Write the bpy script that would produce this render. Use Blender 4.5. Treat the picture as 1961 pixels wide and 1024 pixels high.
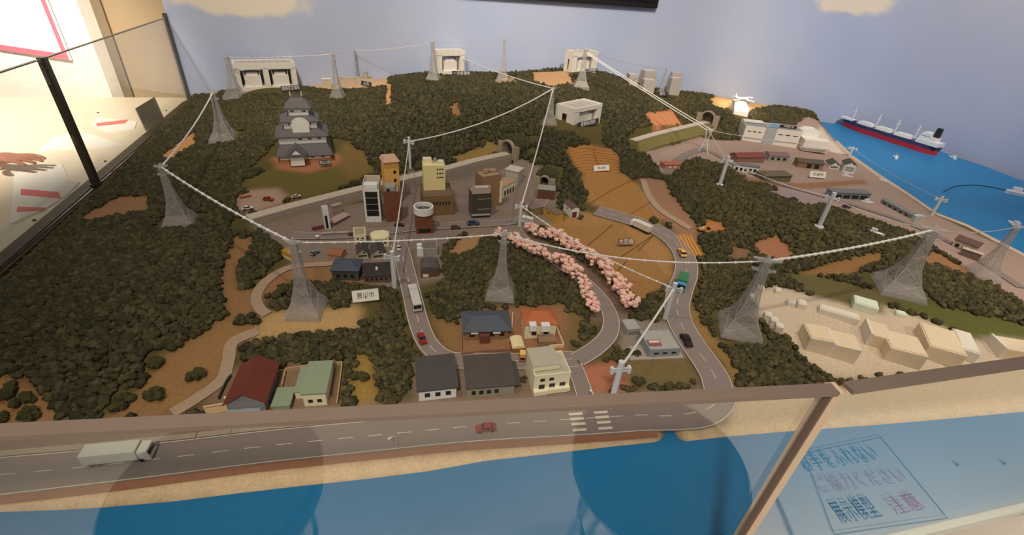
import bpy, bmesh, math, random
import numpy as np
from mathutils import Matrix, Vector
rng = np.random.default_rng(7); random.seed(7)
scene = bpy.context.scene
COL = scene.collection
for _o in list(bpy.data.objects): bpy.data.objects.remove(_o)

# ------------------------------------------------------------------ camera
IW, IH, FPX, EYE = 1961, 1024, 900.0, 0.70          # eye 70 cm above the model's sea
_n = np.array([865 - 980.5, 1919 - 512.0]); _d = np.hypot(*_n); _dn = _n / _d
PITCH = math.atan(FPX / _d)
FWD = np.array([0, math.cos(PITCH), -math.sin(PITCH)])
DWN = np.array([0, -math.sin(PITCH), -math.cos(PITCH)])
RGT = np.array([1.0, 0, 0])
_pr = np.array([_dn[1], -_dn[0]])
CAM0 = np.array([0, 0, EYE])
cam = bpy.data.objects.new('camera', bpy.data.cameras.new('camera'))
COL.objects.link(cam); scene.camera = cam
cam.data.sensor_width = 36; cam.data.lens = 36 * FPX / IW
cam.data.clip_start = 0.01; cam.data.clip_end = 50
_R = RGT * _pr[0] + DWN * _dn[0]; _D = RGT * _pr[1] + DWN * _dn[1]
_m = Matrix.Identity(4)
for _i in range(3):
    _m[_i][0] = _R[_i]; _m[_i][1] = -_D[_i]; _m[_i][2] = -FWD[_i]; _m[_i][3] = CAM0[_i]
cam.matrix_world = _m

# ------------------------------------------------------------------ world, lights, exposure
scene.view_settings.view_transform = 'Standard'
scene.view_settings.look = 'None'
scene.view_settings.exposure = 0.0
scene.view_settings.gamma = 1.0
scene.view_settings.use_curve_mapping = False
world = bpy.data.worlds.new('hall'); scene.world = world; world.use_nodes = True
world.node_tree.nodes['Background'].inputs[0].default_value = (1.0, 0.88, 0.74, 1)
world.node_tree.nodes['Background'].inputs[1].default_value = 0.20
WARM = (1.0, 0.86, 0.68)
def spot(name, loc, target, watts, cone, blend=0.8, radius=0.05, color=WARM):
    l = bpy.data.lights.new(name, 'SPOT'); l.energy = watts; l.color = color
    l.spot_size = math.radians(cone); l.spot_blend = blend; l.shadow_soft_size = radius
    o = bpy.data.objects.new(name, l); COL.objects.link(o); o.location = loc
    o.rotation_euler = (Vector(target) - Vector(loc)).to_track_quat('-Z', 'Y').to_euler()
    return o
# ceiling spotlights of the hall and one added front fill, 2.9 m above its floor, all above the picture
PLX, PLY, CEIL = 1.235, 2.83, 2.1                     # where the model aeroplane stands; ceiling height over the model sea
spot('track_spot_offscreen', (-0.6, 0.35, CEIL), (-0.5, 1.55, 0.05), 57, 70, 1.0, 0.06)
spot('track_spot_offscreen', (0.8, 0.62, CEIL), (1.05, 1.45, 0.05), 65, 74, 1.0, 0.06)
spot('track_spot_offscreen', (-0.9, 1.1, CEIL), (-0.95, 2.35, 0.2), 36, 54, 1.0, 0.06)
spot('track_spot_offscreen', (0.1, 1.2, CEIL), (0.0, 2.6, 0.25), 31, 54, 1.0, 0.06)
spot('track_spot_offscreen', (1.1, 1.4, CEIL), (1.25, 2.7, 0.15), 34, 54, 1.0, 0.06)
spot('track_spot_offscreen', (1.55, 1.2, CEIL), (1.75, 2.1, 0.0), 33, 74, 1.0, 0.06)
spot('track_spot_offscreen', (1.30, 1.7, CEIL), (PLX, PLY, 0.14), 230, 7.8, 0.8, 0.03)
spot('track_spot_offscreen', (1.3, 0.75, CEIL), (1.15, 1.05, 0), 33, 60, 1.0, 0.06)
spot('wall_washer_offscreen', (-0.7, 0.7, CEIL), (-0.95, 2.6, 0.55), 100, 72, 1.0, 0.06)
spot('wall_washer_offscreen', (0.5, 0.7, CEIL), (0.4, 2.85, 0.62), 190, 54, 1.0, 0.06)
spot('wall_washer_offscreen', (1.5, 1.0, CEIL), (2.1, 2.95, 0.52), 175, 58, 1.0, 0.06)
spot('hall_spot_offscreen', (0.0, -1.0, CEIL), (0.0, 1.9, 0.1), 66, 54, 1.0, 0.1)  # front fill added to brighten the building fronts
spot('hall_spot_offscreen', (-0.2, -0.9, CEIL), (0.1, -0.5, -0.8), 160, 75, 0.7, 0.1)
spot('hall_spot_offscreen', (2.1, -0.7, CEIL), (2.0, 0.1, -0.8), 210, 72, 0.7, 0.1)
spot('left_room_spot_offscreen', (-1.6, 0.1, CEIL), (-2.7, 1.65, 0.2), 1050, 58, 0.9, 0.1)

# ------------------------------------------------------------------ pixel rays (1961 x 1024 photograph)
def ray(x, y):
    p = np.array([x - 980.5, y - 512.0])
    return FWD * FPX + RGT * (p @ _pr) + DWN * (p @ _dn)
def at(x, y, z=0.0):
    r = ray(x, y); return CAM0 + r * ((z - EYE) / r[2])
def proj(P):
    v = np.asarray(P, float) - CAM0; c = v @ FWD
    a = FPX * (v @ RGT) / c; b = FPX * (v @ DWN) / c
    return np.array([980.5, 512.0]) + a * _pr + b * _dn
def zat(xy, ypx):
    """height at which the vertical through xy meets image row ypx"""
    lo, hi = -0.2, 0.68
    for _ in range(40):
        m = (lo + hi) / 2
        if proj((xy[0], xy[1], m))[1] > ypx: lo = m
        else: hi = m
    return (lo + hi) / 2

# ------------------------------------------------------------------ materials
def lin(c):
    return tuple(((v / 255) / 12.92 if v <= 10 else (((v / 255) + 0.055) / 1.055) ** 2.4) for v in c)
ILL = (0.62, 0.56, 0.47)                             # light falling on the model town
def alb(r, g, b, e=1.0):
    """paint colour of a thing that shows as this sRGB under the lamps"""
    c = [v / (i * e) for v, i in zip(lin((r, g, b)), ILL)]; k = max(1.0, max(c) / 0.86)
    return tuple(v / k for v in c)
MATS = {}
def mat(name, color, rough=0.7, var=0.12, scale=60.0, bump=0.0, spec=0.3, metal=0.0, bscale=None, emit=None, coat=0.0):
    if name in MATS: return MATS[name]
    m = bpy.data.materials.new(name); m.use_nodes = True; nt = m.node_tree
    b = nt.nodes['Principled BSDF']
    b.inputs['Roughness'].default_value = rough; b.inputs['Metallic'].default_value = metal
    b.inputs['Specular IOR Level'].default_value = spec; b.inputs['Coat Weight'].default_value = coat
    b.inputs['Coat Roughness'].default_value = 0.03
    tc = nt.nodes.new('ShaderNodeTexCoord')
    nz = nt.nodes.new('ShaderNodeTexNoise'); nz.inputs['Scale'].default_value = scale; nz.inputs['Detail'].default_value = 4
    nt.links.new(tc.outputs['Object'], nz.inputs['Vector'])
    mx = nt.nodes.new('ShaderNodeMix'); mx.data_type = 'RGBA'
    mx.inputs[6].default_value = tuple(c * (1 - var) for c in color) + (1,)
    mx.inputs[7].default_value = tuple(min(1, c * (1 + var)) for c in color) + (1,)
    nt.links.new(nz.outputs['Fac'], mx.inputs[0]); nt.links.new(mx.outputs[2], b.inputs['Base Color'])
    if bump:
        bp = nt.nodes.new('ShaderNodeBump'); bp.inputs['Strength'].default_value = bump; bp.inputs['Distance'].default_value = 0.002
        n2 = nt.nodes.new('ShaderNodeTexNoise'); n2.inputs['Scale'].default_value = bscale or scale * 4
        nt.links.new(tc.outputs['Object'], n2.inputs['Vector'])
        nt.links.new(n2.outputs['Fac'], bp.inputs['Height']); nt.links.new(bp.outputs['Normal'], b.inputs['Normal'])
    if emit:
        b.inputs['Emission Color'].default_value = color + (1,) if len(color) == 3 else color
        b.inputs['Emission Strength'].default_value = emit
    MATS[name] = m
    return m
def attr_mat(name, rough=0.9, scale=150, var=0.25, bump=0.4, spec=0.15):
    """colour from the mesh's own paint attribute, broken up with fine noise"""
    m = bpy.data.materials.new(name); m.use_nodes = True; nt = m.node_tree; b = nt.nodes['Principled BSDF']
    b.inputs['Roughness'].default_value = rough; b.inputs['Specular IOR Level'].default_value = spec
    at_ = nt.nodes.new('ShaderNodeAttribute'); at_.attribute_name = 'paint'
    tc = nt.nodes.new('ShaderNodeTexCoord'); nz = nt.nodes.new('ShaderNodeTexNoise')
    nz.inputs['Scale'].default_value = scale; nz.inputs['Detail'].default_value = 6
    nt.links.new(tc.outputs['Object'], nz.inputs['Vector'])
    mr = nt.nodes.new('ShaderNodeMapRange'); mr.inputs['To Min'].default_value = 1 - var; mr.inputs['To Max'].default_value = 1 + var
    nt.links.new(nz.outputs['Fac'], mr.inputs['Value'])
    vm = nt.nodes.new('ShaderNodeVectorMath'); vm.operation = 'SCALE'
    nt.links.new(at_.outputs['Color'], vm.inputs[0]); nt.links.new(mr.outputs['Result'], vm.inputs['Scale'])
    nt.links.new(vm.outputs['Vector'], b.inputs['Base Color'])
    bp = nt.nodes.new('ShaderNodeBump'); bp.inputs['Strength'].default_value = bump; bp.inputs['Distance'].default_value = 0.003
    nt.links.new(nz.outputs['Fac'], bp.inputs['Height']); nt.links.new(bp.outputs['Normal'], b.inputs['Normal'])
    return m
def glass_mat(name, tint=(0.97, 0.98, 0.97)):
    """thin pane: Fresnel mirror over clear transmission, the same from both faces"""
    m = bpy.data.materials.new(name); m.use_nodes = True; nt = m.node_tree
    for n in list(nt.nodes): nt.nodes.remove(n)
    out = nt.nodes.new('ShaderNodeOutputMaterial'); mix = nt.nodes.new('ShaderNodeMixShader')
    tr = nt.nodes.new('ShaderNodeBsdfTransparent'); tr.inputs[0].default_value = tint + (1,)
    gl = nt.nodes.new('ShaderNodeBsdfGlossy'); gl.inputs['Roughness'].default_value = 0.0; gl.inputs[0].default_value = (1, 1, 1, 1)
    fr = nt.nodes.new('ShaderNodeFresnel'); ge = nt.nodes.new('ShaderNodeNewGeometry')
    mr = nt.nodes.new('ShaderNodeMapRange'); mr.inputs['To Min'].default_value = 1.5; mr.inputs['To Max'].default_value = 1 / 1.5
    nt.links.new(ge.outputs['Backfacing'], mr.inputs['Value']); nt.links.new(mr.outputs['Result'], fr.inputs['IOR'])
    nt.links.new(fr.outputs[0], mix.inputs[0]); nt.links.new(tr.outputs[0], mix.inputs[1]); nt.links.new(gl.outputs[0], mix.inputs[2])
    nt.links.new(mix.outputs[0], out.inputs[0])
    return m
def acrylic_mat(name, color, clear):
    """frosted clear acrylic: part see-through, part white scatter"""
    m = bpy.data.materials.new(name); m.use_nodes = True; nt = m.node_tree
    for n in list(nt.nodes): nt.nodes.remove(n)
    out = nt.nodes.new('ShaderNodeOutputMaterial'); mix = nt.nodes.new('ShaderNodeMixShader')
    tr = nt.nodes.new('ShaderNodeBsdfTransparent'); pb = nt.nodes.new('ShaderNodeBsdfPrincipled')
    pb.inputs['Base Color'].default_value = color + (1,); pb.inputs['Roughness'].default_value = 0.35
    tc = nt.nodes.new('ShaderNodeTexCoord'); nz = nt.nodes.new('ShaderNodeTexNoise'); nz.inputs['Scale'].default_value = 90
    nt.links.new(tc.outputs['Object'], nz.inputs['Vector'])
    mr = nt.nodes.new('ShaderNodeMapRange'); mr.inputs['To Min'].default_value = 1 - clear - 0.07; mr.inputs['To Max'].default_value = 1 - clear + 0.07
    nt.links.new(nz.outputs['Fac'], mr.inputs['Value']); nt.links.new(mr.outputs['Result'], mix.inputs[0])
    nt.links.new(tr.outputs[0], mix.inputs[1]); nt.links.new(pb.outputs[0], mix.inputs[2]); nt.links.new(mix.outputs[0], out.inputs[0])
    return m

# ------------------------------------------------------------------ mesh and object helpers
class MB:
    """collects simple solids; build() links them as one mesh object"""
    def __init__(s): s.v = []; s.f = []
    def add(s, vs, fs):
        n = len(s.v); s.v += [tuple(map(float, p)) for p in vs]; s.f += [tuple(i + n for i in f) for f in fs]; return s
    def box(s, x0, x1, y0, y1, z0, z1):
        return s.add([(x0,y0,z0),(x1,y0,z0),(x1,y1,z0),(x0,y1,z0),(x0,y0,z1),(x1,y0,z1),(x1,y1,z1),(x0,y1,z1)],
                     [(0,3,2,1),(4,5,6,7),(0,1,5,4),(1,2,6,5),(2,3,7,6),(3,0,4,7)])
    def frust(s, a, z0, b, z1, cx=0, cy=0, dx=0, dy=0):
        """box tapering from half sizes a=(x,y) to b"""
        return s.add([(cx-a[0],cy-a[1],z0),(cx+a[0],cy-a[1],z0),(cx+a[0],cy+a[1],z0),(cx-a[0],cy+a[1],z0),
                      (cx+dx-b[0],cy+dy-b[1],z1),(cx+dx+b[0],cy+dy-b[1],z1),(cx+dx+b[0],cy+dy+b[1],z1),(cx+dx-b[0],cy+dy+b[1],z1)],
                     [(0,3,2,1),(4,5,6,7),(0,1,5,4),(1,2,6,5),(2,3,7,6),(3,0,4,7)])
    def prism(s, poly, h0, h1, axis='z'):
        n = len(poly)
        f = {'z': lambda p, h: (p[0], p[1], h), 'y': lambda p, h: (p[0], h, p[1]), 'x': lambda p, h: (h, p[0], p[1])}[axis]
        vs = [f(p, h0) for p in poly] + [f(p, h1) for p in poly]
        fs = [tuple(range(n))[::-1], tuple(range(n, 2*n))] + [(i, (i+1) % n, n+(i+1) % n, n+i) for i in range(n)]
        return s.add(vs, fs)
    def cyl(s, x, y, z0, z1, r0, r1=None, n=12):
        r1 = r0 if r1 is None else r1
        a = [2*math.pi*i/n for i in range(n)]
        vs = [(x+r0*math.cos(t), y+r0*math.sin(t), z0) for t in a] + [(x+r1*math.cos(t), y+r1*math.sin(t), z1) for t in a]
        return s.add(vs, [tuple(range(n))[::-1], tuple(range(n, 2*n))] + [(i,(i+1)%n,n+(i+1)%n,n+i) for i in range(n)])
    def ring(s, x, y, z0, z1, ro, ri, n=20):
        a = [2*math.pi*i/n for i in range(n)]; vs = []
        for r, z in ((ro,z0),(ro,z1),(ri,z1),(ri,z0)): vs += [(x+r*math.cos(t), y+r*math.sin(t), z) for t in a]
        return s.add(vs, [(k*n+i, k*n+(i+1)%n, ((k+1)%4)*n+(i+1)%n, ((k+1)%4)*n+i) for k in range(4) for i in range(n)])
    def tube(s, pts, r, n=6, r1=None):
        pts = [np.asarray(p, float) for p in pts]; m = len(pts); vs = []
        for i, p in enumerate(pts):
            t = pts[min(i+1, m-1)] - pts[max(i-1, 0)]; t = t / (np.linalg.norm(t) + 1e-12)
            u = np.cross(t, (0,0,1) if abs(t[2]) < 0.95 else (1,0,0)); u /= np.linalg.norm(u); w = np.cross(t, u)
            rr = r if r1 is None else r + (r1-r)*i/(m-1)
            for k in range(n):
                a = 2*math.pi*k/n; vs.append(p + rr*(math.cos(a)*u + math.sin(a)*w))
        fs = [(i*n+k, i*n+(k+1)%n, (i+1)*n+(k+1)%n, (i+1)*n+k) for i in range(m-1) for k in range(n)]
        fs += [tuple(range(n))[::-1], tuple(range((m-1)*n, m*n))]
        return s.add(vs, fs)
    def blob(s, c, r, sq=1.0, jit=0.25, variant=None):
        v, f = ICO[variant if variant is not None else random.randrange(len(ICO))]
        return s.add([(c[0]+p[0]*r, c[1]+p[1]*r, c[2]+p[2]*r*sq) for p in v], f)
    def gable(s, x0, x1, y0, y1, z0, z1, axis='x', t=0.0):
        """solid gable, ridge along axis"""
        if axis == 'x': ym = (y0+y1)/2; return s.prism([(y0,z0),(y1,z0),(ym,z1)], x0, x1, 'x')
        xm = (x0+x1)/2; return s.prism([(x0,z0),(x1,z0),(xm,z1)], y0, y1, 'y')
    def hip(s, x0, x1, y0, y1, z0, z1, inset):
        xm0, xm1, ym = x0+inset, x1-inset, (y0+y1)/2
        return s.add([(x0,y0,z0),(x1,y0,z0),(x1,y1,z0),(x0,y1,z0),(xm0,ym,z1),(xm1,ym,z1)],
                     [(0,3,2,1),(0,1,5,4),(1,2,5),(2,3,4,5),(3,0,4)])
    def barrel(s, x0, x1, y0, y1, z0, h, n=10):
        xm, hw = (x0+x1)/2, (x1-x0)/2
        return s.prism([(xm+hw*math.cos(math.pi*i/n), z0+h*math.sin(math.pi*i/n)) for i in range(n+1)], y0, y1, 'y')
    def build(s, name, material, parent=None, smooth=False, bevel=0.0):
        me = bpy.data.meshes.new(name); me.from_pydata(s.v, [], s.f); me.validate(); 
        bm = bmesh.new(); bm.from_mesh(me); bmesh.ops.recalc_face_normals(bm, faces=bm.faces)
        if bevel: bmesh.ops.bevel(bm, geom=bm.edges[:], offset=bevel, segments=2, affect='EDGES', profile=0.6)
        bm.to_mesh(me); bm.free()
        if smooth: me.polygons.foreach_set('use_smooth', [True]*len(me.polygons))
        me.materials.append(material)
        o = bpy.data.objects.new(name, me); COL.objects.link(o); o.parent = parent
        return o
def _ico(sub, jit, seed):
    bm = bmesh.new(); bmesh.ops.create_icosphere(bm, subdivisions=sub, radius=1.0); r = np.random.default_rng(seed)
    vs = [tuple(np.array(v.co) * (1 + r.uniform(-jit, jit))) for v in bm.verts]; bm.verts.index_update()
    fs = [tuple(v.index for v in f.verts) for f in bm.faces]; bm.free(); return vs, fs
ICO = [_ico(2, 0.30, i) for i in range(10)]
ICOS = [_ico(1, 0.2, 50 + i) for i in range(4)]
def tag(o, label, cat, group=None, kind=None):
    o['label'] = label
    if cat: o['category'] = cat
    if group: o['group'] = group
    if kind: o['kind'] = kind
    return o
def struct(o, label=None, cat=None):
    o['kind'] = 'structure'
    if label: o['label'] = label
    if cat: o['category'] = cat
    return o
def thing(name, label, cat, loc=(0,0,0), rotz=0.0, group=None):
    o = bpy.data.objects.new(name, None); COL.objects.link(o); o.empty_display_size = 0.02
    o.location = loc; o.rotation_euler = (0, 0, rotz)
    return tag(o, label, cat, group)
def dup(o, loc, rotz, label=None, group=None, scale=None):
    r = o.copy(); COL.objects.link(r); r.location = loc; r.rotation_euler = (0, 0, rotz)
    if scale: r.scale = (scale,)*3
    if label: r['label'] = label
    if group: r['group'] = group
    for ch in list(o.children):
        c = ch.copy(); COL.objects.link(c); c.parent = r
        for g in list(ch.children):
            d = g.copy(); COL.objects.link(d); d.parent = c
    return r
def copies(o, locs, parent):
    """more of an alike part, sharing its mesh"""
    for l in locs:
        c = o.copy(); COL.objects.link(c); c.location = l; c.parent = parent
FONT = bpy.data.fonts.load('<builtin>') if False else None
def text_mesh(name, body, size, material, parent, loc, rot=(0,0,0), depth=0.0002, wmax=None):
    cu = bpy.data.curves.new(name, 'FONT'); cu.body = body; cu.size = size; cu.align_x = 'CENTER'; cu.align_y = 'CENTER'; cu.extrude = depth
    t = bpy.data.objects.new(name, cu); COL.objects.link(t)
    dg = bpy.context.evaluated_depsgraph_get(); me = bpy.data.meshes.new_from_object(t.evaluated_get(dg))
    bpy.data.objects.remove(t); bpy.data.curves.remove(cu)
    me.materials.clear(); me.materials.append(material)
    o = bpy.data.objects.new(name, me); COL.objects.link(o); o.parent = parent; o.location = loc; o.rotation_euler = rot
    if wmax and len(me.vertices):
        xs = [v.co.x for v in me.vertices]; w = max(xs) - min(xs)
        if w > wmax: o.scale = (wmax / w, 1, 1)
    return o

# ================================================================== the ground of the model
# control heights: photograph pixel, height above the model's sea in metres
CTRL = [(0,880,.015),(300,850,.015),(700,820,.014),(1100,790,.015),(1390,770,.016),(1700,775,.012),(1961,745,.012),
 (0,790,.02),(200,780,.025),(450,770,.02),(700,750,.02),(1000,720,.02),(1200,700,.02),(1450,715,.026),
 (50,600,.05),(150,520,.06),(250,560,.085),(150,680,.06),(330,640,.06),(350,500,.08),(250,430,.05),(345,425,.05),(450,480,.05),
 (20,540,.012),(120,440,.012),(200,365,.012),(290,285,.02),(360,215,.04),
 (590,590,.055),(500,560,.045),(640,625,.045),(450,690,.03),(600,690,.032),(740,620,.035),
 (560,470,.04),(700,470,.04),(850,440,.04),(990,430,.04),(800,560,.035),(950,550,.05),(1000,600,.03),(850,670,.022),(1100,660,.025),
 (620,430,.04),(720,410,.04),(930,400,.04),(1040,380,.042),
 (480,395,.06),(700,345,.07),(850,312,.08),(950,285,.09),
 (580,315,.095),(500,360,.075),(640,340,.08),(500,300,.1),(430,265,.1),(400,340,.07),
 (620,230,.15),(750,240,.14),(850,230,.16),(950,220,.18),(1050,235,.17),(1110,245,.17),(1200,220,.16),
 (1010,290,.115),(1150,285,.105),(1180,340,.075),(1230,400,.055),
 (400,192,.053),(500,168,.118),(640,172,.128),(740,155,.172),(850,143,.208),(960,146,.21),(1050,141,.238),(1110,136,.255),(1250,178,.165),(1330,188,.135),(1430,206,.10),(1540,215,.065),
 (1200,450,.04),(1280,520,.035),(1130,480,.038),(1300,600,.03),
 (1300,310,.05),(1400,390,.075),(1330,360,.06),(1500,430,.075),(1600,440,.065),(1350,470,.045),(1450,470,.05),(1550,500,.05),(1650,520,.05),(1730,545,.05),
 (1850,560,.04),(1961,600,.03),(1450,600,.05),(1480,660,.04),(1600,650,.035),(1750,660,.033),(1900,660,.03),(1390,640,.03),
 (1420,300,.02),(1500,290,.02),(1560,250,.02),(1500,350,.025),(1600,340,.015),(1700,385,.014),(1800,440,.014),(1900,490,.013),(1961,530,.015),
 (1240,290,.06),(1350,258,.045),(1300,240,.085),(1370,222,.085)]
_cp = np.array([at(x, y, z) for x, y, z in CTRL])
_ex = np.array([(-1.25,.55,.012),(-1.75,2.45,.04),(-1.2,2.55,.1),(-.5,2.68,.19),(.2,2.8,.24),(.8,2.95,.15),(1.4,3.08,.09),(1.95,3.2,.03),(2.2,2.6,.0),
                (2.6,1.6,.01),(2.0,.9,.015),(1.6,.6,.01),(-1.0,.3,.01)])
_cp = np.vstack([_cp, _ex])
def _U(r2): return 0.5 * r2 * np.log(r2 + 1e-9)
def _fit(P, lam=2e-4):
    n = len(P); d2 = ((P[:, None, :2] - P[None, :, :2])**2).sum(-1)
    K = _U(d2) + lam * np.eye(n); Q = np.hstack([np.ones((n,1)), P[:, :2]])
    A = np.zeros((n+3, n+3)); A[:n,:n] = K; A[:n,n:] = Q; A[n:,:n] = Q.T
    return np.linalg.solve(A, np.concatenate([P[:,2], np.zeros(3)]))
_w = _fit(_cp)
X0, X1, Y0, Y1, ST = -1.95, 2.75, 0.06, 3.35, 0.010
GX = np.arange(X0, X1 + 1e-6, ST); GY = np.arange(Y0, Y1 + 1e-6, ST)
MX, MY = np.meshgrid(GX, GY)
_pts = np.stack([MX.ravel(), MY.ravel()], 1)
Z = np.zeros(len(_pts))
for _s in range(0, len(_pts), 20000):
    q = _pts[_s:_s+20000]; d2 = ((q[:, None] - _cp[None, :, :2])**2).sum(-1)
    Z[_s:_s+20000] = _U(d2) @ _w[:-3] + _w[-3] + q @ _w[-2:]
Z = np.clip(Z, 0.006, 0.30).reshape(MX.shape)
def inpoly(P, poly):
    P = np.asarray(P); x, y = P[..., 0], P[..., 1]; ins = np.zeros(x.shape, bool); n = len(poly)
    for i in range(n):
        (xa, ya), (xb, yb) = poly[i][:2], poly[(i+1) % n][:2]
        c = ((ya > y) != (yb > y)); ins ^= c & (x < (xb - xa) * (y - ya) / (yb - ya + 1e-15) + xa)
    return ins
def dist_line(P, line, closed=False):
    P = np.asarray(P, float); d = np.full(P.shape[:-1], 1e9); n = len(line)
    for i in range(n if closed else n - 1):
        a = np.asarray(line[i][:2], float); b = np.asarray(line[(i+1) % n][:2], float); ab = b - a
        t = np.clip(((P - a) @ ab) / (ab @ ab + 1e-15), 0, 1); d = np.minimum(d, np.linalg.norm(P - (a + t[..., None]*ab), axis=-1))
    return d
# the sea: coast lines in front and on the harbour side
FC = [(-60,985),(0,980),(120,976),(200,971),(330,960),(450,945),(560,932),(700,917),(820,902),(930,882),(1020,872),(1100,863),(1180,854),(1258,846),(1270,838),(1273,824),(1290,823),(1297,838),(1312,845),(1390,836),(1480,828),(1560,822),(1670,814),(1800,803),(1961,788)]
front_sea = [at(x, y)[:2] for x, y in FC] + [np.array(p) for p in ((1.6,.55),(1.6,.05),(-1.3,.05),(-1.3,.38))]
HC = [(1548,224),(1568,236),(1580,250),(1602,272),(1632,302),(1680,336),(1735,372),(1792,412),(1850,434),(1961,492)]
right_sea = [at(x, y)[:2] for x, y in HC] + [np.array(p) for p in ((2.1,1.25),(3.4,1.0),(3.4,3.6),(1.9,3.6))]
GP = np.stack([MX, MY], -1)
for poly in (front_sea, right_sea):
    ins = inpoly(GP, poly); d = dist_line(GP, poly, True)
    Z = np.where(ins, -0.30*d, np.minimum(Z, 0.30*d if poly is front_sea else 1.2*d))
def carve(pixz, low, width):
    # cut the ground down on the viewer's side of a railway, and under its deck
    global Z
    L = np.array([at(*q) for q in pixz]); d = np.full(Z.shape, 1e9); sd = np.zeros(Z.shape); dk = np.zeros(Z.shape)
    for a, b in zip(L[:-1], L[1:]):
        ab = (b-a)[:2]; t = ((GP-a[:2]) @ ab)/(ab @ ab); tc = np.clip(t, 0, 1); q = a[:2]+tc[..., None]*ab
        e = np.linalg.norm(GP-q, axis=-1); s = (ab[0]*(GP[...,1]-a[1])-ab[1]*(GP[...,0]-a[0]))/np.linalg.norm(ab); m = e < d
        d = np.where(m, e, d); sd = np.where(m, s, sd); dk = np.where(m, a[2]+tc*(b[2]-a[2]), dk)
    Z = np.where((sd < .004) & (d < width), np.minimum(Z, low + np.clip(d-width*.7, 0, 1)*1.0), Z)
    Z = np.where((sd >= .004) & (d < .056) & (sd < .056), np.minimum(Z, dk-.016), Z)
VIA1 = [(482,424,.062),(560,402,.064),(640,381,.068),(740,356,.074),(850,330,.082),(920,311,.088),(980,298,.093)]
VIA2 = [(1222,272,.088),(1270,258,.088),(1320,246,.088),(1362,236,.088)]
carve(VIA1, .044, .05); carve(VIA2, .048, .10)
def _end(via, rz):
    a, b = at(*via[-2]), at(*via[-1]); t = (b-a)[:2]/np.linalg.norm((b-a)[:2]); n = np.array((-t[1], t[0])); q = b[:2]+n*.025-t*.004
    return (q[0], q[1], b[2]-.002, rz)
_p3 = at(1042,352,.06)
PORTALS = [_end(VIA1, -.8)+(.074,.056), _end(VIA2, -.62)+(.076,.060), (_p3[0],_p3[1],.06,-.25,.036,.030)]
for px_, py_, pz_, pr_, pw_, ph_ in PORTALS:        # the hillside is cut away where a tunnel runs in
    dx_, dy_ = MX-px_, MY-py_; lx = dx_*math.cos(pr_)+dy_*math.sin(pr_); ly = -dx_*math.sin(pr_)+dy_*math.cos(pr_)
    Z = np.where((np.abs(lx) < pw_/2+.010) & (ly > -.02) & (ly < .072), np.minimum(Z, pz_-.014), Z)
def hz(x, y):
    fx = (x - X0)/ST; fy = (y - Y0)/ST
    i = int(min(max(math.floor(fx), 0), len(GX)-2)); j = int(min(max(math.floor(fy), 0), len(GY)-2)); u = fx-i; v = fy-j
    return float((Z[j,i]*(1-u)+Z[j,i+1]*u)*(1-v) + (Z[j+1,i]*(1-u)+Z[j+1,i+1]*u)*v)
def g(x, y):
    """the point of the model's ground (or sea) seen at this pixel of the photograph"""
    r = ray(x, y); r = r/np.linalg.norm(r); t = 0.25; prev = t
    while t < 5:
        p = CAM0 + r*t
        if p[2] < max(hz(p[0], p[1]), 0.0): break
        prev = t; t += 0.006
    lo, hi = prev, t
    for _ in range(18):
        m = (lo+hi)/2; p = CAM0 + r*m
        if p[2] < max(hz(p[0], p[1]), 0.0): hi = m
        else: lo = m
    p = CAM0 + r*hi; return np.array([p[0], p[1], max(hz(p[0], p[1]), 0.0)])
# plan of the showcase
RIM = [np.array((-1.05,.43)), at(0,537)[:2], at(193,357)[:2], at(367,198)[:2]]
LDIR = (RIM[3]-RIM[0])/np.linalg.norm(RIM[3]-RIM[0])
GF = [at(0,812,.39)[:2], at(1598,734,.39)[:2], at(1961,683,.39)[:2]]     # front glass line, bent at the post
_u = (GF[1]-GF[0])/np.linalg.norm(GF[1]-GF[0]); GF[0] = GF[0] - _u*0.62
_u2 = (GF[2]-GF[1])/np.linalg.norm(GF[2]-GF[1]); GF[2] = GF[2] + _u2*1.3
RIM[0] = GF[0].copy()
WALL = [RIM[3], np.array((1.55,3.125)), np.array((1.80,3.165)), np.array((2.02,3.13)), np.array((2.18,3.0)), np.array((2.32,2.75)), np.array((2.42,2.45)), np.array((2.47,2.15)), np.array((2.47,1.2)), GF[2]]
CASE = [tuple(p) for p in RIM] + [tuple(p) for p in WALL[1:-1]] + [tuple(GF[2]), tuple(GF[1])]
inside = inpoly(GP, CASE)

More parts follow.
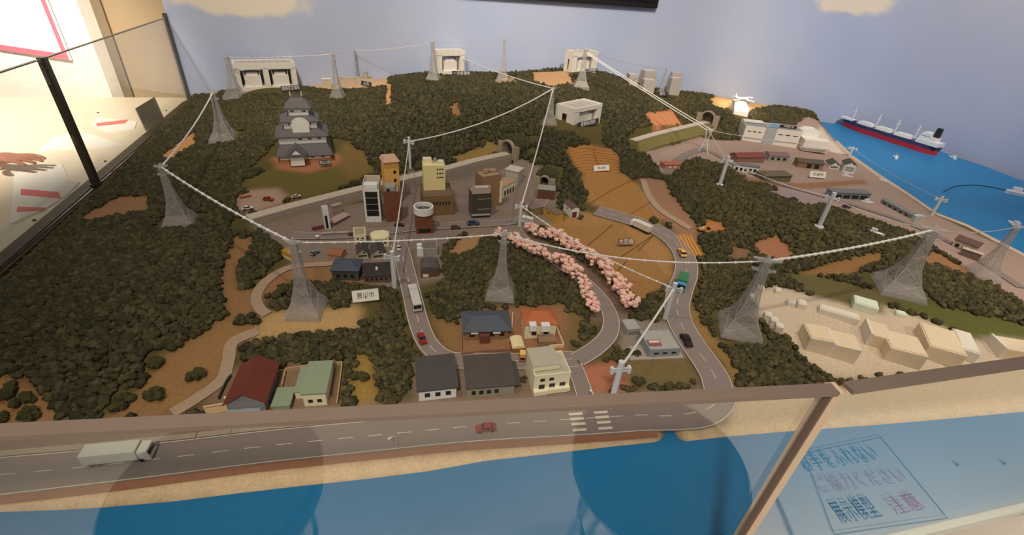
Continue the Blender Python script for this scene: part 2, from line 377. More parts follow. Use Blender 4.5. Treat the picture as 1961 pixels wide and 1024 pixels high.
# painted ground cover: polygons traced on the photograph, thrown onto the ground
def gp(pts): return [g(x, y)[:2] for x, y in pts]
PAVE=(112,96,82); DIRT=(124,90,56); TAN=(152,120,76); SAND=(196,164,124)
CLEAR = [  # (pixels, colour, soft edge)
 ([(478,428),(560,398),(700,388),(720,340),(800,325),(960,302),(1040,335),(1070,380),(1060,425),(1000,455),(935,452),(890,450),(850,470),(850,535),(800,545),(790,470),(760,560),(700,542),(640,532),(560,505),(530,470)],PAVE),
 ([(455,352),(520,322),(640,312),(662,272),(700,292),(722,332),(640,365),(560,388),(540,372),(470,368)],(86,74,36)),
 ([(640,312),(662,272),(700,292),(715,325),(668,345)],(100,78,42)),
 ([(515,302),(600,290),(640,292),(655,300),(645,318),(590,330),(535,325)],(138,90,60)),
 ([(450,378),(480,364),(530,360),(548,372),(545,390),(480,408),(455,402)],(142,114,94)),
 ([(1085,284),(1120,276),(1170,284),(1184,300),(1184,332),(1120,338),(1098,312)],(142,98,54)),
 ([(1112,338),(1192,332),(1218,350),(1264,408),(1262,432),(1180,412),(1126,386)],(136,98,56)),
 ([(1040,432),(1110,402),(1190,427),(1250,447),(1287,482),(1288,532),(1232,575),(1190,548),(1110,482)],(136,98,58)),
 ([(1222,338),(1275,345),(1290,380),(1335,428),(1335,485),(1300,452),(1250,400)],(126,92,68)),
 ([(1290,450),(1322,450),(1348,492),(1308,492)],(140,100,50)),
 ([(420,560),(428,500),(445,452),(488,452),(482,482),(455,512),(452,545),(475,560),(520,525),(560,503),(640,498),(705,528),(695,548),(560,540),(512,568),(488,600),(440,615)],DIRT),
 ([(505,600),(560,592),(650,592),(680,580),(695,600),(690,632),(640,636),(560,642),(485,655),(470,640)],TAN),
 ([(425,605),(500,630),(450,660),(430,720),(330,795),(190,805),(270,745),(300,690),(380,640)],(126,92,56)),
 ([(-80,700),(0,718),(60,738),(112,788),(112,815),(-80,830)],(142,102,62)),
 ([(685,678),(712,678),(718,720),(728,775),(678,775),(672,730)],(128,100,48)),
 ([(395,735),(440,700),(645,698),(655,785),(385,805)],(108,84,62)),
 ([(790,688),(1108,688),(1115,765),(788,775)],(106,86,68)),
 ([(880,600),(985,585),(1082,580),(1095,685),(880,685)],(122,86,58)),
 ([(825,600),(885,625),(882,682),(845,660)],(116,86,52)),
 ([(1108,702),(1180,690),(1212,742),(1118,756)],(146,90,64)),
 ([(1190,682),(1312,684),(1350,732),(1205,742)],(96,80,48)),
 ([(1185,608),(1300,618),(1315,684),(1188,672)],(118,104,90)),
 ([(1305,560),(1340,605),(1395,680),(1425,722),(1400,738),(1380,690),(1330,640)],(122,92,52)),
 ([(975,470),(1110,545),(1130,625),(1170,615),(1220,605),(1195,562),(1100,490),(1000,438)],(96,76,62)),
 ([(1085,600),(1115,600),(1115,660),(1080,660)],(100,80,48)),
 ([(1440,465),(1490,448),(1522,492),(1500,502),(1460,490)],(136,90,64)),
 ([(1400,470),(1440,478),(1430,500),(1395,495)],(110,80,56)),
 ([(1575,508),(1640,490),(1690,480),(1692,497),(1610,532),(1530,522)],(120,86,50)),
 ([(1350,420),(1385,425),(1395,445),(1345,445)],(150,96,58)),
 ([(1440,562),(1480,545),(1560,567),(1650,572),(1780,612),(1860,652),(1961,640),(2060,650),(2060,690),(1961,702),(1600,727),(1540,692),(1500,642),(1450,602)],(166,146,120)),
 ([(1228,292),(1260,286),(1340,262),(1420,268),(1480,262),(1545,222),(1565,230),(1600,268),(1680,334),(1790,410),(1961,490),(2060,540),(2060,620),(1961,585),(1880,532),(1800,482),(1760,452),(1700,432),(1560,388),(1450,348),(1400,322),(1330,302),(1290,325),(1268,332)],(138,114,98)),
 ([(1690,520),(1735,500),(1790,480),(1880,535),(1830,520),(1760,500)],(128,90,58)),
 ([(1685,572),(1830,592),(1961,622),(2040,640),(1961,652),(1850,642),(1760,602)],(76,74,34)),
 ([(1490,520),(1560,527),(1700,562),(1690,602),(1560,567)],(84,74,44)),
 ([(1228,217),(1285,210),(1308,240),(1250,250)],(164,108,70)),
 ([(1355,190),(1390,180),(1500,180),(1512,196),(1430,216),(1368,206)],(176,136,84)),
 ([(1018,138),(1085,136),(1100,160),(1050,168),(1018,158)],(166,126,84)),
 ([(565,165),(600,138),(745,148),(745,165),(700,172),(640,174)],(176,142,98)),
 ([(740,160),(752,160),(750,205),(736,202)],(170,122,78)),
 ([(150,418),(230,375),(290,375),(285,405),(165,428)],(128,92,62)),
 ([(305,300),(372,252),(378,275),(322,312)],(166,118,72)),
 ([(855,302),(940,268),(968,290),(880,314)],(118,94,52)),
 ([(855,490),(872,462),(900,448),(928,450),(915,475),(880,488)],(136,102,68)),
 ([(945,152),(990,145),(990,160),(948,162)],(150,112,74)),
 ([(860,195),(882,195),(880,222),(862,222)],(120,86,52)),
 ([(1395,745),(1600,742),(1961,690),(2060,670),(2060,770),(1961,786),(1670,812),(1400,835)],(160,136,104)),
 ([(-120,830),(400,795),(800,770),(1380,740),(1395,760),(1380,800),(1260,822),(800,858),(400,892),(-120,950)],(116,96,80)),
 ([(-120,935),(200,911),(450,884),(800,848),(1100,827),(1258,818),(1258,832),(1100,842),(800,872),(450,905),(200,934),(-120,965)],(136,92,66)),
 ([(-120,962),(200,932),(450,903),(800,870),(1100,840),(1262,830),(1274,822),(1262,852),(1100,872),(800,912),(450,955),(-120,1000)],SAND),
 ([(1296,824),(1340,820),(1560,800),(1961,764),(2060,755),(2060,790),(1961,796),(1560,830),(1310,852)],SAND),
]
CLEAR += [([(1420,338),(1520,351),(1655,344),(1662,352),(1520,362),(1420,347)],(124,88,62)), ([(1465,368),(1500,361),(1590,386),(1540,396)],(130,110,104)), ([(1560,262),(1572,240),(1600,275),(1620,296),(1590,290)],(176,156,132))]
BASE = (74,64,34)
paint = np.zeros(Z.shape + (3,)); paint[:] = alb(*BASE)
clear = np.zeros(Z.shape, bool)
for pts, c in CLEAR:
    poly = gp(pts); m = inpoly(GP, poly); paint[m] = alb(*c); clear |= m
# soften the joins of the sprinkled scatter by one pass
for _ in range(2):
    p = paint.copy(); p[1:-1,1:-1] = (paint[1:-1,1:-1]*2 + paint[:-2,1:-1] + paint[2:,1:-1] + paint[1:-1,:-2] + paint[1:-1,2:])/6; paint = p
def catmull(pts, n=8):
    pts = [np.asarray(p, float) for p in pts]; P = [2*pts[0]-pts[1]] + pts + [2*pts[-1]-pts[-2]]; out = []
    for i in range(1, len(P)-2):
        a, b, c, d = P[i-1:i+3]
        for k in range(n):
            t = k/n; out.append(0.5*((2*b)+(-a+c)*t+(2*a-5*b+4*c-d)*t*t+(-a+3*b-3*c+d)*t**3))
    out.append(P[-2]); return np.array(out)
def grid_mesh(name, keep, material):
    idx = -np.ones(Z.shape, int); cells = keep[:-1,:-1] & keep[1:,:-1] & keep[:-1,1:] & keep[1:,1:]
    use = np.zeros(Z.shape, bool)
    for a, b in ((0,0),(1,0),(0,1),(1,1)): use[a:Z.shape[0]-1+a, b:Z.shape[1]-1+b] |= cells
    idx[use] = np.arange(use.sum())
    vs = np.stack([MX[use], MY[use], Z[use]], 1)
    j, i = np.nonzero(cells)
    fs = np.stack([idx[j,i], idx[j,i+1], idx[j+1,i+1], idx[j+1,i]], 1)
    me = bpy.data.meshes.new(name)
    me.vertices.add(len(vs)); me.vertices.foreach_set('co', vs.ravel())
    me.loops.add(fs.size); me.loops.foreach_set('vertex_index', fs.ravel().astype(np.int32))
    me.polygons.add(len(fs)); me.polygons.foreach_set('loop_start', np.arange(0, fs.size, 4, dtype=np.int32))
    me.update(); me.validate()
    me.polygons.foreach_set('use_smooth', np.ones(len(fs), bool))
    ca = me.color_attributes.new('paint', 'FLOAT_COLOR', 'POINT')
    ca.data.foreach_set('color', np.concatenate([paint[use], np.ones((use.sum(),1))], 1).astype(np.float32).ravel())
    me.materials.append(material)
    o = bpy.data.objects.new(name, me); COL.objects.link(o); return o
ground = grid_mesh('model_ground', inside & (Z > -0.03), attr_mat('sprinkled_ground', 0.95, 220, 0.3, 0.5))
struct(ground, 'sprinkled brown and green ground of the model landscape', 'ground')

# ------------------------------------------------------------------ roads
def drape(path, w, off, name, material, parent, cross=5, mb=None, side=0.0):
    """ribbon on the ground; path is a world polyline"""
    P = np.asarray(path)[:, :2]; m = mb or MB(); t = np.gradient(P, axis=0); t /= np.linalg.norm(t, axis=1)[:, None] + 1e-12
    nrm = np.stack([t[:,1], -t[:,0]], 1); vs = []
    for p, nn in zip(P, nrm):
        for k in range(cross):
            q = p + nn*(side + w*(k/(cross-1)-0.5)); vs.append((q[0], q[1], max(hz(q[0], q[1]), 0.004) + off))
    fs = [(i*cross+k, i*cross+k+1, (i+1)*cross+k+1, (i+1)*cross+k) for i in range(len(P)-1) for k in range(cross-1)]
    m.add(vs, fs)
    return m if mb is not None else m.build(name, material, parent)
def resample(P, step):
    P = np.asarray(P)[:, :2]; s = np.concatenate([[0], np.cumsum(np.linalg.norm(np.diff(P, axis=0), axis=1))])
    q = np.arange(0, s[-1], step); return np.stack([np.interp(q, s, P[:,0]), np.interp(q, s, P[:,1])], 1)
ASPH = mat('asphalt', alb(112,98,88), 0.85, 0.08, 120, 0.15)
LINE = mat('road_paint', alb(186,170,146), 0.8, 0.1, 200)
ROADS = []
def road(pix, w, label, lines=True, dashes=True, edge=0.0012, name='model_road'):
    path = resample(catmull([g(x, y) for x, y in pix], 10), 0.008); ROADS.append((path, w))
    o = drape(path, w, 0.0022, name, ASPH, None); struct(o, label, 'road')
    if lines:
        mb = MB()
        for s in (-1, 1): drape(path, edge, 0.0030, '', None, None, 2, mb, s*(w/2 - 0.002))
        if dashes:
            for i in range(2, len(path)-3, 6): drape(path[i:i+4], edge, 0.0030, '', None, None, 2, mb)
        l = mb.build('lane_marking', LINE, o); l['kind'] = 'stuff'
    return o, path
coast_road, coast_path = road([(-100,922),(0,911),(120,900),(300,881),(500,857),(700,837),(900,818),(1100,804),(1244,797),(1320,793),(1358,782),(1378,762),(1374,742),(1368,722),(1352,696),(1325,658),(1304,622),(1296,590),(1302,558),(1313,526),(1313,500),(1303,478),(1283,457),(1256,440),(1222,427),(1180,414),(1140,403)], 0.062, 'two-lane coastal road with white lines curving uphill past the field')
hill_st, _ = road([(757,455),(768,480),(778,520),(790,570),(803,622),(822,662),(856,688),(900,692),(960,692),(1040,692),(1105,688)], 0.045, 'town street running down to the row of houses')
cherry_rd, _ = road([(1105,690),(1140,668),(1165,642),(1170,612),(1157,582),(1130,550),(1095,522),(1050,492),(1010,465),(985,440)], 0.040, 'grey road curving between two rows of pink trees', dashes=False)
side_rd, _ = road([(1098,698),(1108,722),(1118,752),(1126,790)], 0.036, 'short side road joining the coastal road at the crossing', dashes=False)
town_rd, _ = road([(560,452),(640,452),(720,446),(800,437),(880,432),(950,428),(1000,420),(1030,395),(1045,375)], 0.040, 'main town street below the tall buildings', dashes=False)
port_rd, _ = road([(1275,335),(1300,305),(1350,288),(1400,312),(1470,345),(1560,372),(1640,395),(1730,425),(1830,470),(1961,555)], 0.035, 'pale harbour road behind the quay', lines=False)
path1, _ = road([(330,792),(375,765),(425,728),(438,690),(448,655),(500,632)], 0.022, 'pale dirt track climbing past the maroon house', lines=False)
path1.data.materials[0] = mat('track_dust', alb(140,116,92), 0.95, 0.15, 80, 0.2)
path2, _ = road([(640,505),(560,512),(515,535),(492,565),(497,590),(515,605)], 0.022, 'pale dirt track looping round the pylon mound', lines=False)
path2.data.materials[0] = MATS['track_dust']
path3, _ = road([(1232,345),(1240,370),(1262,400),(1300,425),(1325,440)], 0.024, 'pale dirt track beside the terraced field', lines=False)
path3.data.materials[0] = MATS['track_dust']
# red-brown verge between the road and the beach, pale pavement on the houses' side
_xe = g(1256,816)[0]; _bp = coast_path[:int(np.argmax(coast_path[:,0] >= _xe))]
struct(drape(_bp, 0.012, 0.0016, 'beach_verge', mat('verge_soil', alb(130,86,62), .95, .15, 90, .2), None, 4, None, .062/2+.006), 'red-brown earth verge between the coastal road and the sand', 'verge')
struct(drape(_bp, 0.010, 0.0026, 'pavement', mat('pavement_slab', alb(140,122,102), .85, .08, 90), None, 3, None, -.062/2-.006), 'pale pavement on the house side of the coastal road', 'pavement')
# zebra crossing bars at the junction on the coastal road
def onroad(path, pix):
    p = g(*pix)[:2]; i = int(np.argmin(np.linalg.norm(path - p, axis=1))); i = min(max(i, 1), len(path)-2)
    t = path[i+1]-path[i-1]; return i, math.atan2(t[1], t[0])
for cxp, nbar in (((1108,805),5), ((1154,801),5)):
    i, a = onroad(coast_path, cxp)
    c = coast_path[i]; n = np.array([math.sin(a), -math.cos(a)])
    for k in range(nbar):
        q = c + n*(k-(nbar-1)/2)*0.0105
        b = MB().box(-.013,.013,-.0026,.0026,0,.0008).build('crosswalk_bar', LINE, coast_road)
        b.location = (q[0], q[1], hz(*q)+.0028); b.rotation_euler = (0,0,a)
# curb strips and yard plots along the coastal road
kerb = mat('kerb_stone', alb(176,160,134), 0.8)

# ------------------------------------------------------------------ sea
def sea_mat():
    m = mat('sea_resin', alb(24,98,136), 0.40, 0.18, 3.0, 0.06, 0.25, 0, 160)
    return m
def flat(name, poly, z, material, thick=0.02):
    return MB().prism([tuple(p[:2]) for p in poly], z-thick, z).build(name, material)
SEAM = sea_mat()
clipx = lambda poly: poly
# the front sea runs on under the beach; it is a strip of quads from the glass to beyond the coast line
_cl = np.array([at(x, y)[:2] for x, y in FC]); _sx = np.linspace(GF[0][0]+.02, 1.55, 60)
_far = np.interp(_sx, np.sort(_cl[:,0]), _cl[np.argsort(_cl[:,0]),1]) + .06
_near = np.interp(_sx, [p[0] for p in GF], [p[1] for p in GF]) + .012
_m = MB(); _k = len(_sx)
_m.add([(x, y, 0) for x, y in zip(_sx, _near)] + [(x, y, 0) for x, y in zip(_sx, np.maximum(_far, _near+.05))] + [(x, y, -.012) for x, y in zip(_sx, _near)] + [(x, y, -.012) for x, y in zip(_sx, np.maximum(_far, _near+.05))],
       [(i, i+1, _k+i+1, _k+i) for i in range(_k-1)] + [(2*_k+i, 3*_k+i, 3*_k+i+1, 2*_k+i+1) for i in range(_k-1)] + [(i, 2*_k+i, 2*_k+i+1, i+1) for i in range(_k-1)] + [(_k+i, _k+i+1, 3*_k+i+1, 3*_k+i) for i in range(_k-1)] + [(0, _k, 3*_k, 2*_k), (_k-1, 3*_k-1, 4*_k-1, 2*_k-1)])
sea1 = struct(_m.build('sea_front', SEAM), 'smooth blue resin sea along the beach', 'sea')
hp = [at(x, y)[:2] for x, y in HC]; hp = [p + np.array((-.03,-.03)) for p in hp]
right_poly = hp + [np.array(p) for p in ((2.05,1.25),(2.44,1.25),(2.44,2.15),(2.40,2.44),(2.30,2.73),(2.16,2.98),(2.01,3.11),(1.86,3.14))]
SEAR = SEAM
sea2 = struct(flat('sea_harbour', right_poly, 0.0, SEAR, 0.012), 'smooth bright blue resin sea beyond the quay', 'sea')

# ================================================================== showcase and room
CREAM = mat('cream_laminate', (0.74,0.66,0.54), 0.35, 0.03, 8)
TANW = mat('tan_wall', (0.42,0.33,0.22), 0.85, 0.05, 4)
WHITEW = mat('white_wall', (0.80,0.76,0.68), 0.8, 0.03, 4)
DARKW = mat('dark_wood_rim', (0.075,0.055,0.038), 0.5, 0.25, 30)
GLASS = glass_mat('showcase_glass')
RAILM = mat('glass_edge_strip', alb(112,94,80), 0.4, 0.06, 30)
BRONZE = mat('bronze_post', (0.10,0.085,0.065), 0.35, 0.15, 40, metal=0.6)
def ribbon(line, z0, z1, t, mb=None):
    """upright slab of thickness t along a plan polyline, to its right-hand side"""
    L = [np.asarray(p, float) for p in line]; n = len(L); off = []
    for i in range(n):
        d = (L[min(i+1,n-1)]-L[max(i-1,0)]); d /= np.linalg.norm(d); off.append(L[i] + t*np.array((d[1],-d[0])))
    poly = [tuple(p) for p in L] + [tuple(p) for p in off[::-1]]
    return (mb or MB()).prism(poly, z0, z1)
# sky backdrop
def sky_mat():
    m = bpy.data.materials.new('painted_sky'); m.use_nodes = True; nt = m.node_tree; b = nt.nodes['Principled BSDF']
    b.inputs['Roughness'].default_value = 0.85; b.inputs['Specular IOR Level'].default_value = 0.1
    ge = nt.nodes.new('ShaderNodeNewGeometry'); nz = nt.nodes.new('ShaderNodeTexNoise'); nz.inputs['Scale'].default_value = 1.3; nz.inputs['Detail'].default_value = 3
    nt.links.new(ge.outputs['Position'], nz.inputs['Vector'])
    ra = nt.nodes.new('ShaderNodeValToRGB'); e = ra.color_ramp.elements
    e[0].position = 0.35; e[0].color = (0.42,0.51,0.76,1); e[1].position = 0.65; e[1].color = (0.50,0.56,0.75,1)
    nt.links.new(nz.outputs['Fac'], ra.inputs[0]); prev = ra.outputs[0]
    for c, r in CLOUDS:
        dn = nt.nodes.new('ShaderNodeVectorMath'); dn.operation = 'SUBTRACT'; dn.inputs[1].default_value = c
        nt.links.new(ge.outputs['Position'], dn.inputs[0])
        sc = nt.nodes.new('ShaderNodeVectorMath'); sc.operation = 'MULTIPLY'; sc.inputs[1].default_value = (1/r[0], 1/r[0], 1/r[1]); nt.links.new(dn.outputs[0], sc.inputs[0])
        n2 = nt.nodes.new('ShaderNodeTexNoise'); n2.inputs['Scale'].default_value = 9; n2.inputs['Detail'].default_value = 5; nt.links.new(ge.outputs['Position'], n2.inputs['Vector'])
        ln = nt.nodes.new('ShaderNodeVectorMath'); ln.operation = 'LENGTH'; nt.links.new(sc.outputs[0], ln.inputs[0])
        ad = nt.nodes.new('ShaderNodeMath'); ad.operation = 'MULTIPLY_ADD'; ad.inputs[1].default_value = 0.9; nt.links.new(n2.outputs['Fac'], ad.inputs[0]); nt.links.new(ln.outputs['Value'], ad.inputs[2])
        mr = nt.nodes.new('ShaderNodeMapRange'); mr.interpolation_type = 'SMOOTHSTEP'
        mr.inputs['From Min'].default_value = 1.5; mr.inputs['From Max'].default_value = 1.15; nt.links.new(ad.outputs[0], mr.inputs['Value'])
        mx = nt.nodes.new('ShaderNodeMix'); mx.data_type = 'RGBA'; mx.inputs[7].default_value = (0.80,0.74,0.66,1)
        nt.links.new(mr.outputs['Result'], mx.inputs[0]); nt.links.new(prev, mx.inputs[6]); prev = mx.outputs[2]
    nt.links.new(prev, b.inputs['Base Color'])
    return m
def on_wall(x, y):
    a, b = WALL[0], WALL[1]; d = b-a; n = np.array((-d[1], d[0], 0.0)); r = ray(x, y)
    return CAM0 + r*((n[:2] @ (a - CAM0[:2]))/(n @ r))
CLOUDS = [(tuple(on_wall(455,-12)), (0.36,0.10)), (tuple(on_wall(1625,2)), (0.28,0.075))]
WCURVE = [WALL[0]] + list(catmull(WALL[1:8], 7)) + [WALL[8]]
wall_back = struct(ribbon(WCURVE, -0.8, 1.9, -0.03).build('wall_back', sky_mat()), 'pale blue sky backdrop with painted clouds, curving on the harbour side', 'wall')
# screen on the backdrop: only its lower edge shows
pa, pb = on_wall(866,-2), on_wall(1256,7)
scr = thing('wall_screen', 'black framed screen hung on the sky backdrop', 'screen', (0,0,0))
_d2 = (WALL[1]-WALL[0])/np.linalg.norm(WALL[1]-WALL[0]); _nn = np.array((_d2[1], -_d2[0]))
scr.location = ((pa[0]+pb[0])/2, (pa[1]+pb[1])/2, (pa[2]+pb[2])/2); scr.rotation_euler = (0,0,math.atan2(_d2[1],_d2[0]))
_hw = np.linalg.norm(pb[:2]-pa[:2])/2
MB().box(-_hw,_hw,-.03,-.001,0,.5).build('screen_housing', mat('black_plastic',(.012,.012,.013),.4), scr, bevel=.003)
MB().box(-_hw+.02,_hw-.02,-.0315,-.03,.025,.475).build('screen_panel', mat('dark_screen',(.008,.009,.012),.15), scr)
# floor and visitors' side
FLOORZ = -0.8
floor = struct(MB().box(-5,4,-3.5,4.2,FLOORZ-.05,FLOORZ).build('floor', mat('polished_floor',(.78,.74,.68),.45,.04,2.0,coat=0.9)), 'pale polished floor around the showcase', 'floor')
plinth = struct(ribbon([GF[0], GF[1], GF[2]], FLOORZ, -0.012, -0.02).build('wall_plinth', WHITEW), 'white plinth under the front glass of the showcase', 'plinth')
# wooden rim and left ledge
rim = struct(ribbon([RIM[0], RIM[3]], -0.03, 0.010, -0.035).build('trim_1', DARKW), 'dark wooden rim along the left edge of the model', 'trim')
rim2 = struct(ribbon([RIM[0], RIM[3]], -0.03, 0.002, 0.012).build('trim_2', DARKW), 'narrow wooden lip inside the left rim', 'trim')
pn = np.array((-LDIR[1], LDIR[0]))      # to the left, away from the model
A_, B_ = RIM[0]-LDIR*.6 + pn*.035, RIM[3] + LDIR*.12 + pn*.035
LW = 1.5
ledge = struct(MB().prism([tuple(A_), tuple(B_), tuple(B_+pn*LW), tuple(A_+pn*LW)], -0.06, 0.0).build('counter_left', CREAM), 'cream laminate counter beside the left glass', 'counter')
# room walls behind the counter
corner = at(356,167)[:2]; pil1 = at(250,170)[:2]; pil0 = at(214,182)[:2]
wl = struct(ribbon([pil1 + np.array((-.08,.02)), RIM[3] + LDIR*.12 + np.array((.0,.02))], -0.8, 1.9, -0.04).build('wall_left', TANW), 'tan wall recess beside the sky backdrop', 'wall')
pd = (pil1-pil0); 
pil = struct(MB().prism([tuple(pil0), tuple(pil1), tuple(pil1+np.array((-.3,.25))), tuple(pil0+np.array((-.5,.25)))], -.8, 1.9).build('wall_pillar', WHITEW), 'pale square pillar standing at the end of the counter', 'pillar')
bu = ray(-3456,-424); bu = np.array((bu[0],bu[1],0.0)); bu /= np.linalg.norm(bu); bn_ = np.array((bu[1],-bu[0])); bn_ = bn_ if bn_[1] > 0 else -bn_
wf = struct(MB().prism([tuple(pil0), tuple(pil0+bu[:2]*2.4), tuple(pil0+bu[:2]*2.4+bn_*.06), tuple(pil0+bn_*.06)], -.8, 1.9).build('wall_far_left', mat('bright_wall',(.86,.84,.80),.8)), 'bright white wall behind the counter', 'wall')
# glass panes
GT = 0.006
gl = thing('front_glass_panel', 'long clear glass panel along the beach side of the showcase', 'glass panel', (0,0,0))
ribbon([GF[0], GF[1]], -0.01, 0.3865, GT).build('pane', GLASS, gl)
ribbon([GF[0], GF[1] - _u*.004], 0.3865, 0.391, .0125).build('edge_strip', RAILM, gl)
gr = thing('front_glass_panel', 'clear glass panel right of the front post, angled towards the visitors', 'glass panel', (0,0,0))
ribbon([GF[1]+_u2*.010, GF[2]], -0.01, 0.3865, GT).build('pane', GLASS, gr)
ribbon([GF[1]+_u2*.010, GF[2]], 0.3865, 0.391, .0125).build('edge_strip', RAILM, gr)
post = thing('glass_post', 'slim beige upright post joining the two front glass panels', 'post', (GF[1][0], GF[1][1], -.01))
MB().box(-.006,.006,-.009,.005,0,.397).build('upright', mat('beige_metal',alb(176,148,118,.65),.35,.05), post, bevel=.0012).rotation_euler=(0,0,.2)
MB().box(-.0088,-.0062,-.0098,-.003,0,.397).build('seal', mat('dark_seal',alb(104,84,68),.6), post).rotation_euler=(0,0,.2)
lp = at(190,358)[:2]
g1 = thing('left_glass_panel', 'clear glass panel along the left rim, in front of the dark post', 'glass panel', (0,0,0))
ribbon([RIM[0], lp], 0.008, 0.39, -0.008).build('pane', GLASS, g1)
ribbon([RIM[0], lp], 0.388, 0.391, -0.0085).build('edge_strip', mat('glass_edge',(.30,.28,.22),.3), g1)
g2 = thing('left_glass_panel', 'clear glass panel between the dark post and the sky backdrop', 'glass panel', (0,0,0))
ribbon([lp+LDIR*.012, RIM[3]], 0.008, 0.39, -0.008).build('pane', GLASS, g2)
ribbon([lp+LDIR*.012, RIM[3]], 0.388, 0.391, -0.0085).build('edge_strip', MATS['glass_edge'], g2)
lpost = thing('glass_post', 'dark bronze post joining the left glass panels', 'post', (lp[0], lp[1], 0.008), math.atan2(LDIR[1], LDIR[0]))
MB().box(-.009,.013,-.004,.014,0,.385).build('upright', BRONZE, lpost, bevel=.001)
MB().box(-.014,.018,-.006,.018,0,.006).build('foot_plate', BRONZE, lpost)
cpost = thing('glass_post', 'thin dark corner post where the left glass meets the backdrop', 'post', (RIM[3][0], RIM[3][1], 0.008), math.atan2(LDIR[1], LDIR[0]))
MB().box(-.012,.004,-.004,.012,0,.40).build('upright', mat('grey_steel',(.10,.10,.10),.4,metal=.5), cpost)
MB().box(-.016,.006,-.006,.014,0,.005).build('foot_plate', MATS['grey_steel'], cpost)

# unseen stools, added to mirror as dark rounds in the front glass
def mirror(P, a, b):
    d = (b-a)/np.linalg.norm(b-a); n = np.array((-d[1], d[0])); k = (P[:2]-a) @ n
    q = P[:2] - 2*k*n; return np.array((q[0], q[1], P[2]))
STB = mat('black_leather',(.012,.013,.016),.5,.1,30); STL = mat('chrome_tube',(.5,.5,.5),.2,metal=1)
for (cx, cy, rp), lab in (((418,915,188),'added round black stool, making a dark round in the glass at the white truck end of the case'), ((1262,868,165),'added round black stool, making a dark round in the glass at the zebra crossing end of the case')):
    P = at(cx, cy, -.33); Q = mirror(P, GF[0], GF[1]); rr = rp*np.linalg.norm((P-CAM0) @ FWD)/FPX
    s = thing('stool', lab, 'stool', (Q[0], Q[1], FLOORZ), 0, 'added stools in front of the showcase')
    MB().cyl(0,0,.405,.46,rr*.98,rr,40).cyl(0,0,.46,.47,rr,rr*.93,40).build('seat', STB, s)
    for k in range(4):
        a = k*math.pi/2+.4; MB().tube([(rr*.55*math.cos(a),rr*.55*math.sin(a),.41),(rr*.8*math.cos(a),rr*.8*math.sin(a),0)],.012,8).build('leg', STL, s)
    MB().ring(0,0,.14,.155,rr*.76,rr*.70,28).build('foot_ring', STL, s)
LH = mat('black_fitting',(.05,.05,.05),.5)
# caption stand mirrored in the right-hand glass
CZ = -.775
CSM = mat('caption_board',(.62,.68,.70),.6,.04,10)
cs = [mirror(at(x, y, CZ), GF[1], GF[2]) for x, y in ((1560,1120),(1990,962),(2030,770),(1420,785))]
cap = thing('caption_stand', 'pale caption board on a low foot in front of the right-hand glass', 'sign stand', (0,0,0))
MB().prism([tuple(p[:2]) for p in cs], CZ-.006, CZ).build('board', CSM, cap)
c0 = sum(p[:2] for p in cs)/4
MB().cyl(c0[0],c0[1],FLOORZ+.01,CZ-.006,.02,.02,16).build('column', STL, cap)
MB().cyl(c0[0],c0[1],FLOORZ,FLOORZ+.012,.14,.13,24).build('foot', STL, cap)
fr = [mirror(at(x, y, CZ+.001), GF[1], GF[2]) for x, y in ((1535,862),(1682,832),(1808,985),(1592,1016))]
fm = MB()
for i in range(4):
    a, b = fr[i], fr[(i+1)%4]; fm.tube([(a[0],a[1],CZ+.001),(b[0],b[1],CZ+.001)], .0018, 4)
fm.build('printed_frame', mat('caption_line',(.10,.13,.15),.7), cap)
def cap_text(body, p0, p1, size, material):
    a = mirror(at(*p0, CZ+.001), GF[1], GF[2]); b = mirror(at(*p1, CZ+.001), GF[1], GF[2])
    d = b[:2]-a[:2]; o = text_mesh('printed_line', body, size, material, cap, ((a[0]+b[0])/2,(a[1]+b[1])/2,CZ+.001), (0,0,math.atan2(d[1],d[0])), .0004, np.linalg.norm(d))
    o.scale = (o.scale[0], -1, 1)
cap_text('お手をふれない', (1530,885), (1672,862), 0.083, mat('blue_print',(.02,.16,.28),.7))
cap_text('ご協力ください', (1560,925), (1725,905), 0.069, mat('pink_print',(.50,.26,.32),.7))
cap_text('展示模型', (1595,978), (1672,966), 0.083, mat('black_print',(.03,.05,.06),.7))
cap_text('注意', (1690,968), (1765,952), 0.069, mat('red_print',(.55,.12,.16),.7))
for p in ((1826,884),(1916,882)):
    q = mirror(at(*p, CZ+.001), GF[1], GF[2]); MB().cyl(q[0],q[1],CZ,CZ+.006,.006,.005,12).build('fixing_screw', LH, cap)

# things on and over the counter in the left room
PINK = mat('pink_print_edge',(.72,.16,.24),.6); PAPER = mat('white_paper',(.85,.84,.82),.7,.02)
def wpt(x, y, dist): r = ray(x, y); r = r/np.linalg.norm(r); return CAM0 + r*dist
_r = ray(133,115); _k = ((pil0-bn_*.02-CAM0[:2]) @ bn_)/(_r[:2] @ bn_); bc = CAM0 + _r*_k
bd = thing('notice_board', 'white notice board with a thick pink border above the counter', 'notice board', tuple(bc), math.atan2(-bu[1],-bu[0]))
MB().box(-1.0,0,0,.012,0,.7).build('panel', PAPER, bd)
MB().box(-1.0,0,-.003,0,0,.026).box(-.026,0,-.003,0,.026,.7).build('border', PINK, bd)
MB().box(-.5,-.47,.012,.018,.1,.7).build('bracket', LH, bd)
ca, cb = at(279,251,0), at(313,226,0); cdv = cb-ca; ch_ = zat((ca[:2]+cb[:2])/2, 196); cw_ = np.linalg.norm(cdv[:2])
card = thing('card_stand', 'small grey caption card standing tilted on the cream counter', 'card', tuple((ca+cb)/2), math.atan2(cdv[1],cdv[0]))
c_ = MB().box(-cw_/2,cw_/2,-.002,.002,0,ch_).build('card', mat('grey_card',(.46,.39,.32),.7,.1), card); c_.rotation_euler=(-.1,0,0)
